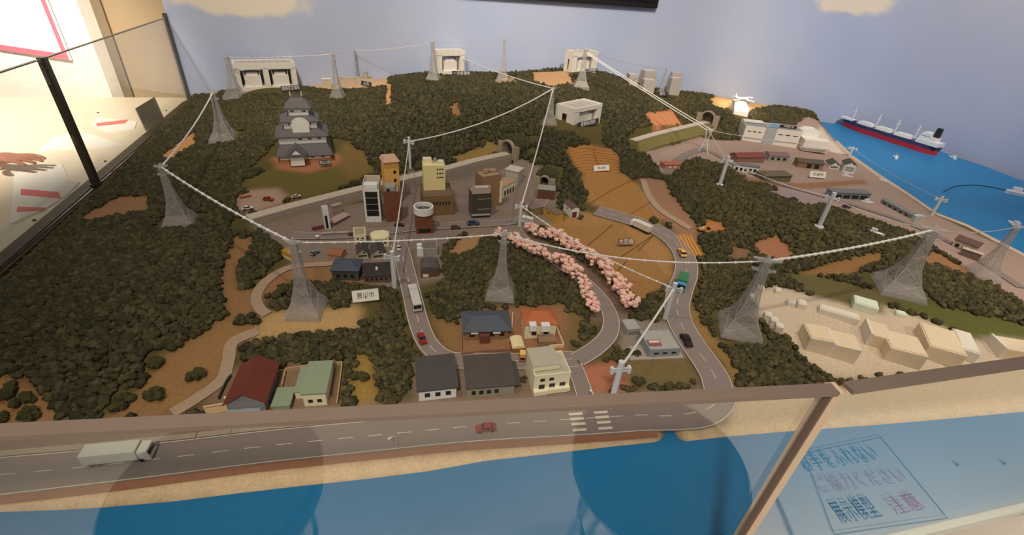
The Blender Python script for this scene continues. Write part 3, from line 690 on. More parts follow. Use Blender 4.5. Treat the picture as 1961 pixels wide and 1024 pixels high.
c_ = MB().box(-.02,.02,.03,.034,0,.05).build('easel_strut', MATS['grey_card'], card); c_.rotation_euler=(.25,0,0)
def leaflet(name, pts, label, z=0.003, stripes=()):
    P = [at(x, y, z) for x, y in pts]; c = sum(P)/len(P); t = thing(name, label, 'leaflet', (c[0], c[1], 0.0))
    MB().prism([tuple(p[:2]-c[:2]) for p in P], 0.0, z).build('sheet', PAPER, t)
    for s in stripes:
        Q = [at(x, y, z) - c for x, y in s]; MB().prism([tuple(q[:2]) for q in Q], z, z+.0012).build('pink_band', mat('pale_pink_print',(.75,.20,.20),.6), t)
leaflet('leaflet', [(28,330),(118,312),(132,345),(152,348),(126,374),(88,398),(20,428)], 'white leaflet with two pink bands lying on the counter by the dark post', stripes=([(40,362),(113,368),(117,380),(40,373)],[(34,396),(88,398),(80,403),(32,406)]))
leaflet('leaflet', [(73,287),(105,262),(150,252),(182,259),(240,278),(160,283)], 'white folded leaflet behind the dark post on the counter', .004)
leaflet('leaflet', [(176,238),(186,225),(262,232),(258,246),(204,253)], 'cream sheet with a faint pink band beside the grey card, standing in for the notice board reflected in the counter', .0025, stripes=([(184,236),(246,229),(240,236),(186,242)],))  # added sheet, its colours paint the notice board's reflection on the counter
for x, y in ((188,216),(252,288),(318,212),(202,309),(66,422)):
    p = at(x, y, 0); s = MB().cyl(0,0,0,.003,.005,.004,10).build('counter_screw', LH); s.location = (p[0],p[1],0)
    tag(s, 'tiny dark screw head in the cream counter', 'screw', 'screws in the counter')
# visitor's hand resting over the counter
SKIN = mat('skin',(.42,.20,.14),.55,.08,60); SLV = mat('dark_sleeve',(.012,.012,.018),.8,.2,80)
def hand(loc, rz):
    t = thing('person', 'hand of a visitor in a dark sleeve reaching over the counter', 'person', loc, rz)
    me = bpy.data.meshes.new('hand'); V = []; E_ = []; R = []
    def chain(pts, rad, root=None):
        last = root
        for p, r in zip(pts, rad):
            V.append(p); R.append(r); i = len(V)-1
            if last is not None: E_.append((last, i))
            last = i
        return last
    w = chain([(-.24,0,.03),(-.16,0,.03),(-.08,0,.032),(-.03,0,.032)], [.034,.033,.029,.024])
    pm = chain([(.02,0,.032)], [.026], w)
    for k, (y, ln) in enumerate(((.030,.070),(.010,.080),(-.010,.075),(-.029,.060))):
        chain([(.045,y*.85,.034),(.045+ln*.45,y*1.05,.036),(.045+ln*.78,y*1.1,.031),(.045+ln,y*1.12,.024)], [.011,.0088,.0078,.006], pm)
    chain([(.0,-.032,.028),(.03,-.055,.024),(.055,-.062,.020)], [.013,.010,.007], pm)
    me.from_pydata(V, E_, []); o = bpy.data.objects.new('hand', me); COL.objects.link(o)
    md = o.modifiers.new('skin', 'SKIN'); 
    for i, r in enumerate(R): me.skin_vertices[0].data[i].radius = (r, r*.72)
    me.skin_vertices[0].data[0].use_root = True
    sb = o.modifiers.new('smooth', 'SUBSURF'); sb.levels = 2; sb.render_levels = 2
    dg = bpy.context.evaluated_depsgraph_get(); m2 = bpy.data.meshes.new_from_object(o.evaluated_get(dg)); bpy.data.objects.remove(o)
    m2.materials.clear(); m2.materials.append(SKIN); m2.polygons.foreach_set('use_smooth', [True]*len(m2.polygons))
    o = bpy.data.objects.new('hand', m2); COL.objects.link(o); o.parent = t
    MB().tube([(-.50,0,.05),(-.30,0,.04),(-.15,0,.032),(-.075,0,.032)], .055, 16, .038).build('sleeve', SLV, t, smooth=True)
    return t
hp_ = at(6,310,.03); hand((hp_[0], hp_[1], .012), .05)

# ================================================================== buildings
WHT = mat('white_plastic', alb(206,200,186,.85), .6, .04, 30)
WHB = mat('bright_white_plastic', (.84,.82,.78), .55, .03, 30)
CRM = mat('cream_plaster', alb(186,174,140,.75), .75, .06, 30)
WIN = mat('dark_window', (.025,.024,.022), .25, .1, 30)
DRF = mat('charcoal_roof', alb(62,56,52), .75, .12, 60, .2)
BRF = mat('blue_black_roof', alb(66,70,74), .7, .12, 60, .2)
MRF = mat('maroon_roof', alb(92,42,30), .55, .12, 60, .2)
ORF = mat('orange_roof', alb(150,82,48), .7, .12, 60, .2)
GRF = mat('sage_roof', alb(116,122,96), .7, .08, 60, .15)
GRY = mat('grey_concrete', alb(130,122,110), .8, .08, 40)
TANP = mat('tan_plaster', alb(120,92,66), .8, .08, 40)
BRN = mat('brown_brick', alb(98,58,40), .8, .15, 80)
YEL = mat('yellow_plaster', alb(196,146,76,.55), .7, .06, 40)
MAU = mat('mauve_roof', alb(112,88,80), .75, .1, 60)
STEEL = mat('pale_steel', (.55,.54,.50), .35, .08, 40, metal=.3)
BLK = mat('black_trim', (.02,.02,.02), .5)
def foot(A, B, depth, zfrom=None):
    P, Q = [(at(*q) if len(q) == 3 else g(*q)) for q in (A, B)]; d = Q[:2]-P[:2]; w = np.linalg.norm(d); d = d/w; n = np.array((-d[1], d[0]))
    mid = (P[:2]+Q[:2])/2; c = mid + n*depth/2
    zs = [hz(*(c + d*sx*w/2 + n*sy*depth/2)) for sx in (-1,1) for sy in (-1,1)] + [hz(*c)]
    z = (P[2]+Q[2])/2 if zfrom is None else zfrom
    return c, math.atan2(d[1], d[0]), w, max(z, .002), min(zs), mid
def windows(t, w, d, h, spec, material=None):
    for face, cols, rows, x0, x1, z0, z1, fw, fh in spec:
        L = w if face in 'fb' else d
        cw = L*(x1-x0)/cols; ch = h*(z1-z0)/rows; first = None
        ww, hh = cw*fw/2, ch*fh/2
        for r in range(rows):
            for c in range(cols):
                u = -L/2 + L*x0 + cw*(c+.5); v = h*z0 + ch*(r+.5)
                loc = {'f': (u, -d/2, v), 'b': (u, d/2, v), 'l': (-w/2, u, v), 'r': (w/2, u, v)}[face]
                if first is None:
                    first = (MB().box(-ww,ww,-.0007,.0007,-hh,hh) if face in 'fb' else MB().box(-.0007,.0007,-ww,ww,-hh,hh)).build('window', material or WIN, t); first.location = loc
                else: copies(first, [loc], t)
def bld(name, label, A, B, depth, ytop, wall, roof=('flat',), wins=(), group=None, cat='building', winmat=None, opening=None):
    c, a, w, z, zmin, mid = foot(A, B, depth); h = max(.006, zat(mid, ytop)-z)
    t = thing(name, label, cat, (c[0], c[1], z), a, group); x, y = w/2, depth/2; lo = min(0, zmin-z-.004)
    k = roof[0]; rm = roof[1] if len(roof) > 1 else wall; rh = roof[2] if len(roof) > 2 else .004; ov = roof[3] if len(roof) > 3 else .003
    m = MB()
    if k == 'flat':
        m.box(-x,x,-y,y,lo,h-rh).box(-x,x,-y,-y+.0022,h-rh,h).box(-x,x,y-.0022,y,h-rh,h).box(-x,-x+.0022,-y+.0022,y-.0022,h-rh,h).box(x-.0022,x,-y+.0022,y-.0022,h-rh,h)
        m.build('wall', wall, t); MB().box(-x+.0022,x-.0022,-y+.0022,y-.0022,h-rh,h-rh+.001).build('roof', rm, t)
    else:
        if opening:                                  # a real recess in the front wall
            u0, u1, v0, v1 = opening; dp = min(.024, depth*.6); a0, a1 = -x+w*u0, -x+w*u1
            m.box(-x,x,-y+dp,y,lo,h).box(-x,a0,-y,-y+dp,lo,h).box(a1,x,-y,-y+dp,lo,h).box(a0,a1,-y,-y+dp,h*v1,h).box(a0,a1,-y,-y+dp,lo,max(h*v0,.0008))
        else: m.box(-x,x,-y,y,lo,h)
        if k == 'gabley': m.gable(-x,x,-y,y,h,h+rh*.92,'y')
        if k == 'gablex': m.gable(-x,x,-y,y,h,h+rh*.92,'x')
        m.build('wall', wall, t)
        if k == 'gablex':
            th = .002; s = MB()
            for sg in (-1,1): s.prism([(sg*(y+ov), h-ov*rh/y), (sg*(y+ov), h-ov*rh/y+th), (0, h+rh+th), (0, h+rh)], -x-ov, x+ov, 'x')
            s.build('roof', rm, t)
        elif k == 'gabley':
            th = .002; s = MB()
            for sg in (-1,1): s.prism([(sg*(x+ov), h-ov*rh/x), (sg*(x+ov), h-ov*rh/x+th), (0, h+rh+th), (0, h+rh)], -y-ov, y+ov, 'y')
            s.build('roof', rm, t)
        elif k == 'hip': MB().box(-x-ov,x+ov,-y-ov,y+ov,h-.0005,h+.0012).hip(-x-ov,x+ov,-y-ov,y+ov,h+.0012,h+rh,min(x,y)*.9).build('roof', rm, t)
        elif k == 'shed': MB().prism([(-y-ov,h),(y+ov,h+rh),(y+ov,h+rh+.002),(-y-ov,h+.002)], -x-ov, x+ov, 'x').build('roof', rm, t)
        elif k == 'barrel': MB().barrel(-x-.001,x+.001,-y,y,h,rh,12).build('roof', rm, t)
        elif k == 'slab': MB().box(-x-ov,x+ov,-y-ov,y+ov,h,h+rh).build('roof', rm, t)
    windows(t, w, depth, h, wins, winmat)
    return t, w, h
def sub(t, name, m, material, **k): return m.build(name, material, t, **k)

# ---- front row of houses along the coastal road
t, w, h = bld('house', 'house with a steep maroon gable roof beside the wooden slatted gate', (443,797), (512,792), .085, 768, mat('grey_plaster',alb(112,104,98),.8), ('gabley', MRF, .020, .005), [('f',2,1,.1,.9,.15,.6,.4,.7)], cat='house')
sub(t, 'porch_canopy', MB().prism([(-.034,.010),(.026,.010),(.022,.019),(-.030,.019)], -.085/2-.016, -.085/2-.001, 'y'), mat('slate_blue_canopy',alb(120,124,124),.3,.2,200))
sub(t, 'balcony_rail', MB().box(-.037,-.034,-.02,.03,h*.6,h*.6+.004).box(-.037,-.026,.028,.031,h*.6,h*.6+.004).box(-.042,-.030,-.022,-.019,h*.6,h*.6+.004), WHT)
t = thing('slatted_gate', 'small wooden slatted gate standing left of the maroon house', 'gate', tuple(g(418,792)), foot((402,796),(436,790),.01)[1])
TIM = mat('pale_timber', alb(198,164,116), .7, .1, 60)
sub(t, 'gate_frame', MB().box(-.017,-.0155,-.001,.001,0,.022).box(.0155,.017,-.001,.001,0,.022).box(-.017,.017,-.001,.001,.021,.023), TIM)
s0 = sub(t, 'slat', MB().box(-.0155,.0155,-.0006,.0006,-.0012,.0012), TIM); s0.location=(0,0,.004); copies(s0,[(0,0,.008),(0,0,.012),(0,0,.016)],t)
t, w, h = bld('house', 'house with a flat sage green roof between tan garden walls', (584,778), (627,775), .075, 753, CRM, ('slab', GRF, .003, .003), [('f',2,1,.1,.9,.2,.6,.5,.6)], cat='house')
sub(t, 'side_annex', MB().box(-w/2-.018,-w/2,-.02,.04,-.004,h*.62), CRM); sub(t, 'annex_roof', MB().box(-w/2-.019,-w/2,-.022,.042,h*.62,h*.62+.002), GRF)
bld('carport', 'low sage green carport in front of the sage roofed house', (524,788), (556,786), .040, 777, GRF, ('slab', GRF, .002, .002), cat='carport')
def garden_wall(pix, label, material, hgt=.008, th=.002):
    P = [g(x, y) for x, y in pix]; c = sum(P)/len(P); t = thing('garden_wall', label, 'wall', tuple(c))
    for a, b in zip(P[:-1], P[1:]):
        d = b-a; L = np.linalg.norm(d[:2]); m = MB().box(0,L,-th/2,th/2,-.004,hgt); o = m.build('wall_run', material, t)
        o.location = tuple(a-c); o.rotation_euler = (0, -math.atan2(d[2], L), math.atan2(d[1], d[0]))
    return t
TW = mat('tan_wall_stone', alb(150,124,92), .8, .1, 60)
garden_wall([(541,742),(548,711),(600,702),(656,698),(646,776)], 'tan garden wall round the sage roofed house', TW)
garden_wall([(420,765),(435,733),(443,722)], 'dark garden wall left of the maroon house', DRF)
bld('house', 'house with a broad charcoal roof and white front wall beside the town street', (803,768), (874,760), .070, 744, WHT, ('shed', DRF, .012, .004), [('f',3,1,.08,.92,.25,.75,.5,.7)], cat='house')
t, w, h = bld('house', 'house with a brown-black roof and grey green front between two neighbours', (895,762), (984,753), .070, 740, mat('green_grey_plaster',alb(124,118,98),.8), ('shed', mat('brown_black_roof',alb(66,58,52),.75,.12,60,.2), .012, .003), [('f',4,1,.05,.7,.2,.75,.55,.7)], cat='house')
sub(t, 'side_wing_roof', MB().prism([(-.03,h*.6),(.03,h*.8),(.03,h*.8+.002),(-.03,h*.6+.002)], w/2, w/2+.014, 'x'), DRF)
t, w, h = bld('house', 'two-storey cream white flat-roofed house with balconies at the corner', (1020,753), (1088,744), .060, 716, CRM, ('flat', mat('pale_roof_felt',alb(150,142,120),.8), .004), [('f',3,1,.08,.95,.12,.48,.55,.85),('f',2,1,.1,.6,.60,.85,.5,.6)], cat='house')
sub(t, 'balcony', MB().box(-w/2,-w*.12,-.030-.008,-.030,0,h*.22).box(-w*.12,w/2,-.030-.008,-.030,h*.04,h*.26), CRM)
sub(t, 'upper_storey', MB().box(-w/2-.001,w*.22,-.018,.031,h,h+.012), CRM); sub(t, 'upper_roof', MB().box(-w/2-.002,w*.22+.001,-.019,.032,h+.012,h+.0135), MATS['pale_roof_felt'])
t, w, h = bld('house', 'house with a wide dark slate hip roof behind a brown courtyard', (890,650), (974,647), .060, 632, TANP, ('hip', BRF, .016, .006), [('f',4,1,.05,.95,.2,.8,.5,.7)], cat='house')
sub(t, 'porch', MB().box(-.016,.004,-.044,-.030,0,h*.8), mat('red_brown_porch',alb(92,52,38),.8)); sub(t, 'white_beam', MB().box(-.035,-.020,-.0365,-.030,h*.8,h*.95).box(.012,.028,-.0365,-.030,h*.8,h*.95), WHT)
garden_wall([(883,612),(884,680),(920,676),(978,672)], 'low brown wall round the courtyard of the slate roofed house', mat('brown_low_wall',alb(118,84,60),.8))
t, w, h = bld('house', 'house with a bright orange tiled hip roof and white dormers', (1004,648), (1062,646), .050, 620, CRM, ('hip', ORF, .016, .004), [('f',2,1,.1,.9,.15,.5,.4,.6)], cat='house')
sub(t, 'dormer', MB().box(-w*.40,-w*.18,-.037,-.02,h*.75,h*1.12), WHT); sub(t, 'dormer', MB().box(-w*.02,w*.25,-.037,-.02,h*.7,h*1.1), WHT)
sub(t, 'terrace', MB().box(-w*.1,w*.45,-.052,-.028,0,h*.35), TANP)
garden_wall([(982,602),(979,640)], 'cream garden wall between the slate and the orange roofed houses', mat('cream_wall',alb(186,160,122),.8))
garden_wall([(1062,622),(1079,664),(1052,666)], 'cream garden wall on the tree side of the orange roofed house', MATS['cream_wall'])
bld('garden_shed', 'cream barrel-roofed shed in the yard of the orange roofed house', (981,678), (1004,676), .034, 667, mat('timber_wall',alb(116,78,48),.8), ('barrel', mat('cream_barrel',alb(198,176,128),.6), .007), cat='shed')
t, w, h = bld('house', 'grey flat-roofed house with a recessed red striped roof terrace beside the road', (1240,685), (1299,682), .062, 668, mat('blue_grey_plaster',alb(122,124,120),.75), ('flat', mat('grey_roof_felt',alb(138,132,120),.8), .002), [('f',3,1,.1,.95,.3,.7,.5,.5)], cat='house')
sub(t, 'roof_terrace', MB().box(-w*.45,-w*.05,-.020,-.002,h,h+.001), mat('terrace_red',alb(120,70,56),.8)); sub(t, 'terrace_bench', MB().box(-w*.42,-w*.1,-.012,-.008,h+.001,h+.004), WHT)
MB_plot = foot((1206,690),(1309,686),.075); pl = MB().box(-MB_plot[2]/2,MB_plot[2]/2,-.0375,.0375,-.01,.002).build('paved_plot', mat('plot_slab',alb(140,126,110),.8)); pl.location=(MB_plot[0][0],MB_plot[0][1],MB_plot[3]); pl.rotation_euler=(0,0,MB_plot[1]); struct(pl,'paved plot under the grey flat-roofed house','paving')
bld('garage', 'small plain grey garage box left of the grey flat-roofed house', (1199,642), (1224,640), .035, 630, GRY, ('flat', MATS['grey_roof_felt'], .001), [('f',1,1,.1,.9,.05,.7,.9,.9)], cat='garage', winmat=mat('garage_door',alb(112,104,94),.6))

# ---- the town
t, w, h = bld('office_tower', 'white framed tower with a black glass front in the town', (701,425), (731,425), .060, 363, WHT, ('flat', GRY, .003), (), cat='building')
f0 = sub(t, 'glass_storey', MB().box(-w*.38,w*.38,-.031,-.0295,-h*.085,h*.085), mat('black_glass',(.022,.02,.02),.15)); f0.location=(0,0,h*.28); copies(f0,[(0,0,h*(.28+.19*k)) for k in (1,2,3)],t)
sub(t, 'penthouse', MB().box(-w*.46,w*.40,-.025,.0,h,h+.012), WHT); sub(t, 'rooftop_screen', MB().box(-w/2,w/2,.026,.029,h,h+.020).box(-w/2,-w/2+.002,-.028,.026,h,h+.016).box(w/2-.002,w/2,-.028,.026,h,h+.016), mat('warm_white_screen',alb(170,152,130),.7))
sub(t, 'entrance_post', MB().box(-w*.02,w*.04,-.034,-.030,0,h*.16), WHT)
t, w, h = bld('office_tower', 'plain brown brick tower beside the white framed tower', (739,425), (768,424), .050, 367, BRN, ('flat', GRY, .002), [('f',1,1,.78,.95,.05,.3,.4,.9)], cat='building', winmat=CRM)
sub(t, 'penthouse', MB().box(-w*.42,w*.25,-.022,.012,h,h+.013), GRY); sub(t, 'roof_hatch', MB().box(-w*.3,-w*.1,-.0235,-.021,h,h+.008), BLK)
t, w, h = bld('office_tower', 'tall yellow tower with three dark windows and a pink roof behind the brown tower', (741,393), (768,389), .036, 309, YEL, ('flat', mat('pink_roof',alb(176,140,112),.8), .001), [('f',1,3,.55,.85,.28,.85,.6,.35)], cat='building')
sub(t, 'roof_crown', MB().frust((w/2+.003,.027),h,(w/2-.003,.021),h+.010), MATS['pink_roof'])
t, w, h = bld('office_block', 'cream tower on a broad brown podium in the middle of the town', (811,414), (869,411), .10, 375, mat('olive_brown_podium',alb(104,80,48),.75), ('flat', mat('podium_roof',alb(96,80,62),.8), .006), [('f',6,1,.3,.9,.5,.75,.5,.6)], cat='building')
P, Q = g(811,414), g(869,411); c_, a_, w_, z_, _, mid = foot((811,414),(869,411),.10); nn = np.array((-math.sin(a_), math.cos(a_)))
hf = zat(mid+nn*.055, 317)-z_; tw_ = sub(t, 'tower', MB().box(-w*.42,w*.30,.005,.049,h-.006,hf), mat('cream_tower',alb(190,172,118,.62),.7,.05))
for r in range(3):
    for k, xx in enumerate((.02,.10,.18)): MB().box(w*xx,w*(xx+.05),.0042,.006,hf-.014-.013*r,hf-.010-.013*r).build('window', WIN, tw_)
sub(t, 'lift_house', MB().box(-w*.40,-w*.12,.02,.045,hf,hf+.014), CRM); sub(t, 'roof_tank', MB().cyl(w*.0,.035,hf,hf+.013,.005,.005,12), GRY); sub(t, 'stair_house', MB().box(w*.08,w*.26,.01,.03,hf,hf+.010), CRM)
t, w, h = bld('department_store', 'brown building crowned by a round white ring tower', (797,448), (830,446), .050, 420, BRN, ('flat', DRF, .001), [('f',1,1,.1,.9,.05,.35,.9,.9)], cat='building')
sub(t, 'drum', MB().cyl(0,0,h,h+.014,.026,.026,28), BRN); r_ = sub(t, 'ring_wall', MB().ring(0,0,h+.010,h+.030,.028,.0235,32), WHT); sub(t, 'drum_roof', MB().cyl(0,0,h+.014,h+.018,.0234,.0234,28), DRF)
sub(t, 'roof_fan', MB().box(-.008,.010,-.002,.002,h+.018,h+.022).box(-.002,.002,-.010,.008,h+.018,h+.022), GRY)
t, w, h = bld('hotel_block', 'dark green glass block with a pale sign panel of four white letters on top', (903,417), (939,415), .050, 371, mat('green_black_glass',alb(58,54,42),.3), ('flat', GRY, .001), (), cat='building')
sub(t, 'sign_panel', MB().box(-w*.5,w*.46,-.020,-.016,h,h+.024), mat('pale_pink_panel',alb(150,126,108),.7)); text_mesh('sign_letters', '■■■■', .011, WHT, t, (0,-.0205,h+.020), (math.pi/2,0,0), .0003, w*.75)
f0 = sub(t, 'floor_band', MB().box(-w*.2,w*.45,-.0258,-.025,-.0008,.0008), GRY); f0.location=(0,0,h*.35); copies(f0,[(0,0,h*.78)],t)
sub(t, 'entrance_canopy', MB().box(-w*.5,w*.45,-.033,-.025,h*.12,h*.15), GRY)
t, w, h = bld('office_block', 'tan block with a cream vertical sign behind the dark green glass block', (922,400), (957,394), .050, 336, TANP, ('flat', mat('tan_roof',alb(140,112,84),.8), .003), (), cat='building')
sub(t, 'vertical_sign', MB().box(w/2-.004,w/2+.003,-.029,-.025,h*.12,h*.78), CRM); sub(t, 'roof_tank', MB().cyl(-w*.1,.005,h,h+.010,.008,.008,14), MATS['tan_roof']); sub(t, 'roof_house', MB().box(w*.1,w*.42,.0,.018,h,h+.006), MATS['tan_roof'])
bld('shop_building', 'low cream building with an arcade of slim columns below the tall white block', (962,380), (986,364), .045, 353, CRM, ('slab', mat('arcade_roof',alb(150,118,88),.8), .003, .002), [('f',4,1,.08,.95,.05,.6,.55,.9)])
bld('office_tower', 'tall pale block with an overhanging flat roof nearest the tunnel', (967,352), (990,359), .045, 327, mat('pale_grey_wall',alb(150,140,126),.7), ('slab', mat('pale_slab',alb(168,158,138),.7), .002, .003))
bld('shop_house', 'maroon walled house with a grey flat roof near the small tunnel', (1029,381), (1061,383), .040, 364, mat('maroon_wall',alb(86,52,42),.8), ('slab', GRY, .002, .001))
bld('shop_house', 'mustard yellow corner shop beside the field', (1040,413), (1063,428), .030, 404, mat('mustard_wall',alb(160,122,56),.75), ('slab', mat('brown_slab',alb(100,82,66),.8), .002, .001), [('f',1,1,.3,.5,.6,.8,.6,.6)])
bld('shop_house', 'white gabled house with a maroon door next to the mustard yellow shop', (1078,403), (1093,417), .028, 394, WHT, ('gablex', mat('brown_tile',alb(84,66,54),.8), .006, .001), [('r',1,1,.1,.7,.0,.65,1,1),('f',1,1,.35,.6,.6,.85,.6,.6)], winmat=MATS['maroon_wall'])
bld('shop_building', 'long low building with a brown-grey roof on the slope to the tunnel', (997,400), (1017,415), .045, 394, mat('khaki_wall',alb(112,92,58),.8), ('slab', mat('brown_grey_slab',alb(106,88,76),.8), .002, .001))
t, w, h = bld('kiosk', 'small white roadside kiosk with an open counter by the pink trees', (998,425), (1016,431), .015, 418, WHT, ('slab', WHT, .001, .001), cat='kiosk', opening=(.1,.8,.3,.85))
bld('house', 'cream flat house left of the white octagonal roof in the town', (680,474), (703,472), .045, 450, CRM, ('flat', mat('olive_felt',alb(134,118,88),.8), .002), [('f',2,1,.1,.9,.6,.85,.4,.5)], cat='house')
t, w, h = bld('house', 'house with a cream white octagonal roof in the town', (714,474), (746,471), .040, 458, CRM, ('none',), [('f',3,1,.1,.9,.3,.7,.5,.6)], cat='house')
sub(t, 'roof', MB().prism([(-w*.55,-.012),(-w*.3,-.024),(w*.3,-.024),(w*.55,-.012),(w*.55,.012),(w*.3,.024),(-w*.3,.024),(-w*.55,.012)], h, h+.004), mat('ivory_roof',alb(206,190,144),.6))
sub(t, 'roof_fin', MB().box(w*.5,w*.56,-.012,-.008,h,h+.016), MATS['ivory_roof'])
for A, B, lab in (((685,497),(706,495),'small white gabled house with a wide garage opening below the cream flat house'), ((713,498),(737,496),'small white gabled house with a wide garage opening below the octagonal roof')):
    bld('house', lab, A, B, .045, 485, mat('off_white_wall',alb(158,146,122),.75), ('gabley', DRF, .012, .002), [('f',1,1,.55,.75,1.0,1.2,.9,.9)], cat='house', opening=(.12,.88,.15,.7))
bld('house', 'house with a dark blue hip roof above the white town sign', (637,536), (688,538), .050, 518, mat('slate_wall',alb(70,66,60),.8), ('hip', mat('dark_blue_roof',alb(60,64,70),.6,.12,60,.2), .012, .003), [('f',3,1,.1,.9,.2,.7,.5,.6)], cat='house')
t, w, h = bld('house', 'long low house with a black roof beside the street pole', (697,541), (747,541), .045, 529, mat('red_grey_wall',alb(96,74,62),.8), ('shed', mat('black_roof',alb(48,42,36),.8), .008, .002), [('f',5,1,.05,.95,.3,.8,.5,.6)], cat='house')
sub(t, 'roof_vent', MB().box(-.002,.003,-.004,.004,h+.004,h+.010), WHT)
bld('house', 'small house with a rust orange roof below the beaded cable', (630,494), (653,497), .030, 488, mat('buff_wall',alb(150,116,80),.8), ('gablex', mat('rust_roof',alb(128,82,52),.8), .006, .002), cat='house')
t, w, h = bld('workshop', 'grey flat workshop with a white stepped front beside the street', (808,490), (838,488), .040, 476, GRY, ('flat', mat('dull_grey_felt',alb(92,86,74),.8), .001), cat='building')
sub(t, 'stepped_front', MB().box(-w/2-.012,-w/2,-.02,-.01,0,h+.012).box(-w/2-.012,-w/2+.004,-.024,-.02,0,h+.004), WHT)
bld('workshop', 'dark barrel-roofed workshop with a brown front beside the street', (806,532), (840,529), .050, 518, mat('brown_front',alb(84,60,44),.8), ('barrel', mat('dark_barrel',alb(74,68,60),.7), .010), [('f',1,1,.1,.45,.05,.5,.9,.9)], winmat=WHT)
bld('billboard_shop', 'yellow fronted shop with a white base beside the pylon mound', (541,490), (557,499), .022, 484, mat('shop_yellow',alb(196,140,40),.6), ('slab', mat('yellow_slab',alb(150,108,40),.8), .001, .001), [('f',1,1,0,1,0,.25,1,1)], winmat=WHT)
# station corner by the railway
t, w, h = bld('station_canopy', 'long mauve platform canopy beside the railway wall', (640,432), (668,416), .020, 419, MAU, ('none',), cat='canopy')
sub(t, 'roof', MB().box(-w/2-.003,w/2+.003,-.014,.014,h,h+.002), mat('pink_grey_canopy',alb(148,122,108),.7))
t, w, h = bld('stair_tower', 'slim white and black stair tower against the railway wall', (624,440), (634,438), .012, 396, WHT, ('flat', GRY, .001), [('f',1,1,.15,.6,.05,.62,1,1)], cat='tower')
bld('shop_house', 'small dull red shop at the foot of the stair tower', (600,442), (620,438), .012, 433, mat('dull_red',alb(104,48,44),.7), ('slab', MAU, .002, .001))
bld('station_house', 'small grey station house on the railway wall', (640,412), (656,407), .009, 393, mat('mauve_grey',alb(128,108,98),.8), ('hip', GRY, .006, .002))
for i, (A, B) in enumerate((((618,452),(640,451)), ((645,450),(668,449)))):
    bld('bus_shelter', ['low bus shelter with a mauve roof near the round white globe','low bus shelter with a mauve roof near the bare tree'][i], A, B, .008, [447,446][i], MAU, ('slab', MATS['pink_grey_canopy'], .001, .001), cat='shelter', group='bus shelters in the station square')
gb = thing('globe_lamp', 'round white globe on a short post in the station square', 'lamp', tuple(g(609,458))); sub(gb,'post',MB().cyl(0,0,0,.006,.001,.001,6),GRY); sub(gb,'globe',MB().blob((0,0,.009),.005,1,variant=0),WHT,smooth=True)

# ---- harbour
t, w, h = bld('factory', 'large white harbour factory with a glass tower between two halls', (1420,268), (1524,284), .11, 246, WHB, ('flat', mat('factory_roof',alb(120,116,108),.7), .004), [('f',3,1,.04,.32,.62,.72,.6,.5),('f',3,1,.58,.98,.62,.72,.6,.5)], cat='factory')
sub(t, 'ledge', MB().box(-w*.48,-w*.15,-.058,-.055,h*.25,h*.29), mat('factory_ledge',alb(150,142,130),.7)); sub(t, 'ledge', MB().box(w*.08,w*.48,-.058,-.055,h*.25,h*.29), MATS['factory_ledge'])
sub(t, 'glass_tower', MB().box(-w*.13,w*.05,-.066,-.02,-.003,h+.004), mat('tower_glass',alb(146,144,138),.25)); sub(t, 'tower_roof', MB().prism([(-w*.13,-.066),(w*.05,-.066),(w*.20,.03),(w*.02,.03)], h+.004, h+.008), mat('blue_glass_roof',alb(96,118,124),.3))
sub(t, 'curved_hall', MB().box(w*.56,w*.86,-.02,.05,-.003,h*.95).barrel(w*.60,w*.86,-.02,.05,h*.95,.010), WHB); sub(t, 'low_annex', MB().box(w*.56,w*1.0,-.085,-.02,-.004,h*.62), WHB)
sub(t, 'annex_ledge', MB().box(w*.50,w*.98,-.092,-.085,h*.1,h*.2), MATS['factory_ledge']); sub(t, 'parapet_band', MB().box(-w*.48,-w*.12,.02,.052,h,h+.008), WHB)
bp_ = sub(t, 'sign_board', MB().box(w*.15,w*.44,-.012,-.006,h,h+.012), BLK); text_mesh('sign_text', '大規模工場', .010, WHB, bp_, (w*.295,-.0122,h+.006), (math.pi/2,0,0), .0003, w*.26)
bld('warehouse', 'maroon roofed warehouse in front of the white factory', (1410,310), (1462,312), .055, 301, mat('pale_maroon_wall',alb(116,84,72),.8), ('gablex', mat('dull_maroon_roof',alb(108,58,50),.75,.1,60), .012, .003), cat='warehouse')
bld('warehouse', 'mauve roofed warehouse in front of the glass tower of the factory', (1470,308), (1508,311), .05, 299, GRY, ('gablex', MAU, .010, .002), [('f',3,1,.05,.95,.2,.8,.5,.7)], cat='warehouse')
bld('warehouse', 'olive grey hip roofed house at the head of the harbour road', (1462,346), (1512,349), .055, 337, mat('drab_wall',alb(96,84,66),.8), ('hip', mat('olive_grey_roof',alb(88,76,60),.8,.1,60), .014, .004), cat='house')
bld('shop_building', 'row of small white harbour shops with slate roofs above the pale road', (1403,325), (1450,334), .022, 318, WHT, ('gablex', mat('slate_row_roof',alb(92,88,86),.8), .006, .002), [('f',5,1,.05,.95,.1,.7,.6,.8)])
bld('warehouse', 'dark brown roofed net store below the factory annex', (1526,320), (1574,325), .045, 312, TANP, ('gablex', mat('net_roof',alb(82,70,58),.8), .010, .003), [('f',2,1,.3,.9,0,.8,.6,.9)], cat='warehouse')
for A, B, lab in (((1587,322),(1606,325),'white gabled boathouse with a wide opening, nearer the net store'), ((1613,329),(1634,333),'white gabled boathouse with a wide opening, at the water side')):
    bld('boathouse', lab, A, B, .055, 316, WHT, ('gabley', mat('dark_green_roof',alb(66,62,48),.8), .014, .003), [('f',1,1,.6,.75,1.1,1.3,1,1)], cat='boathouse', opening=(.1,.9,.05,.75))
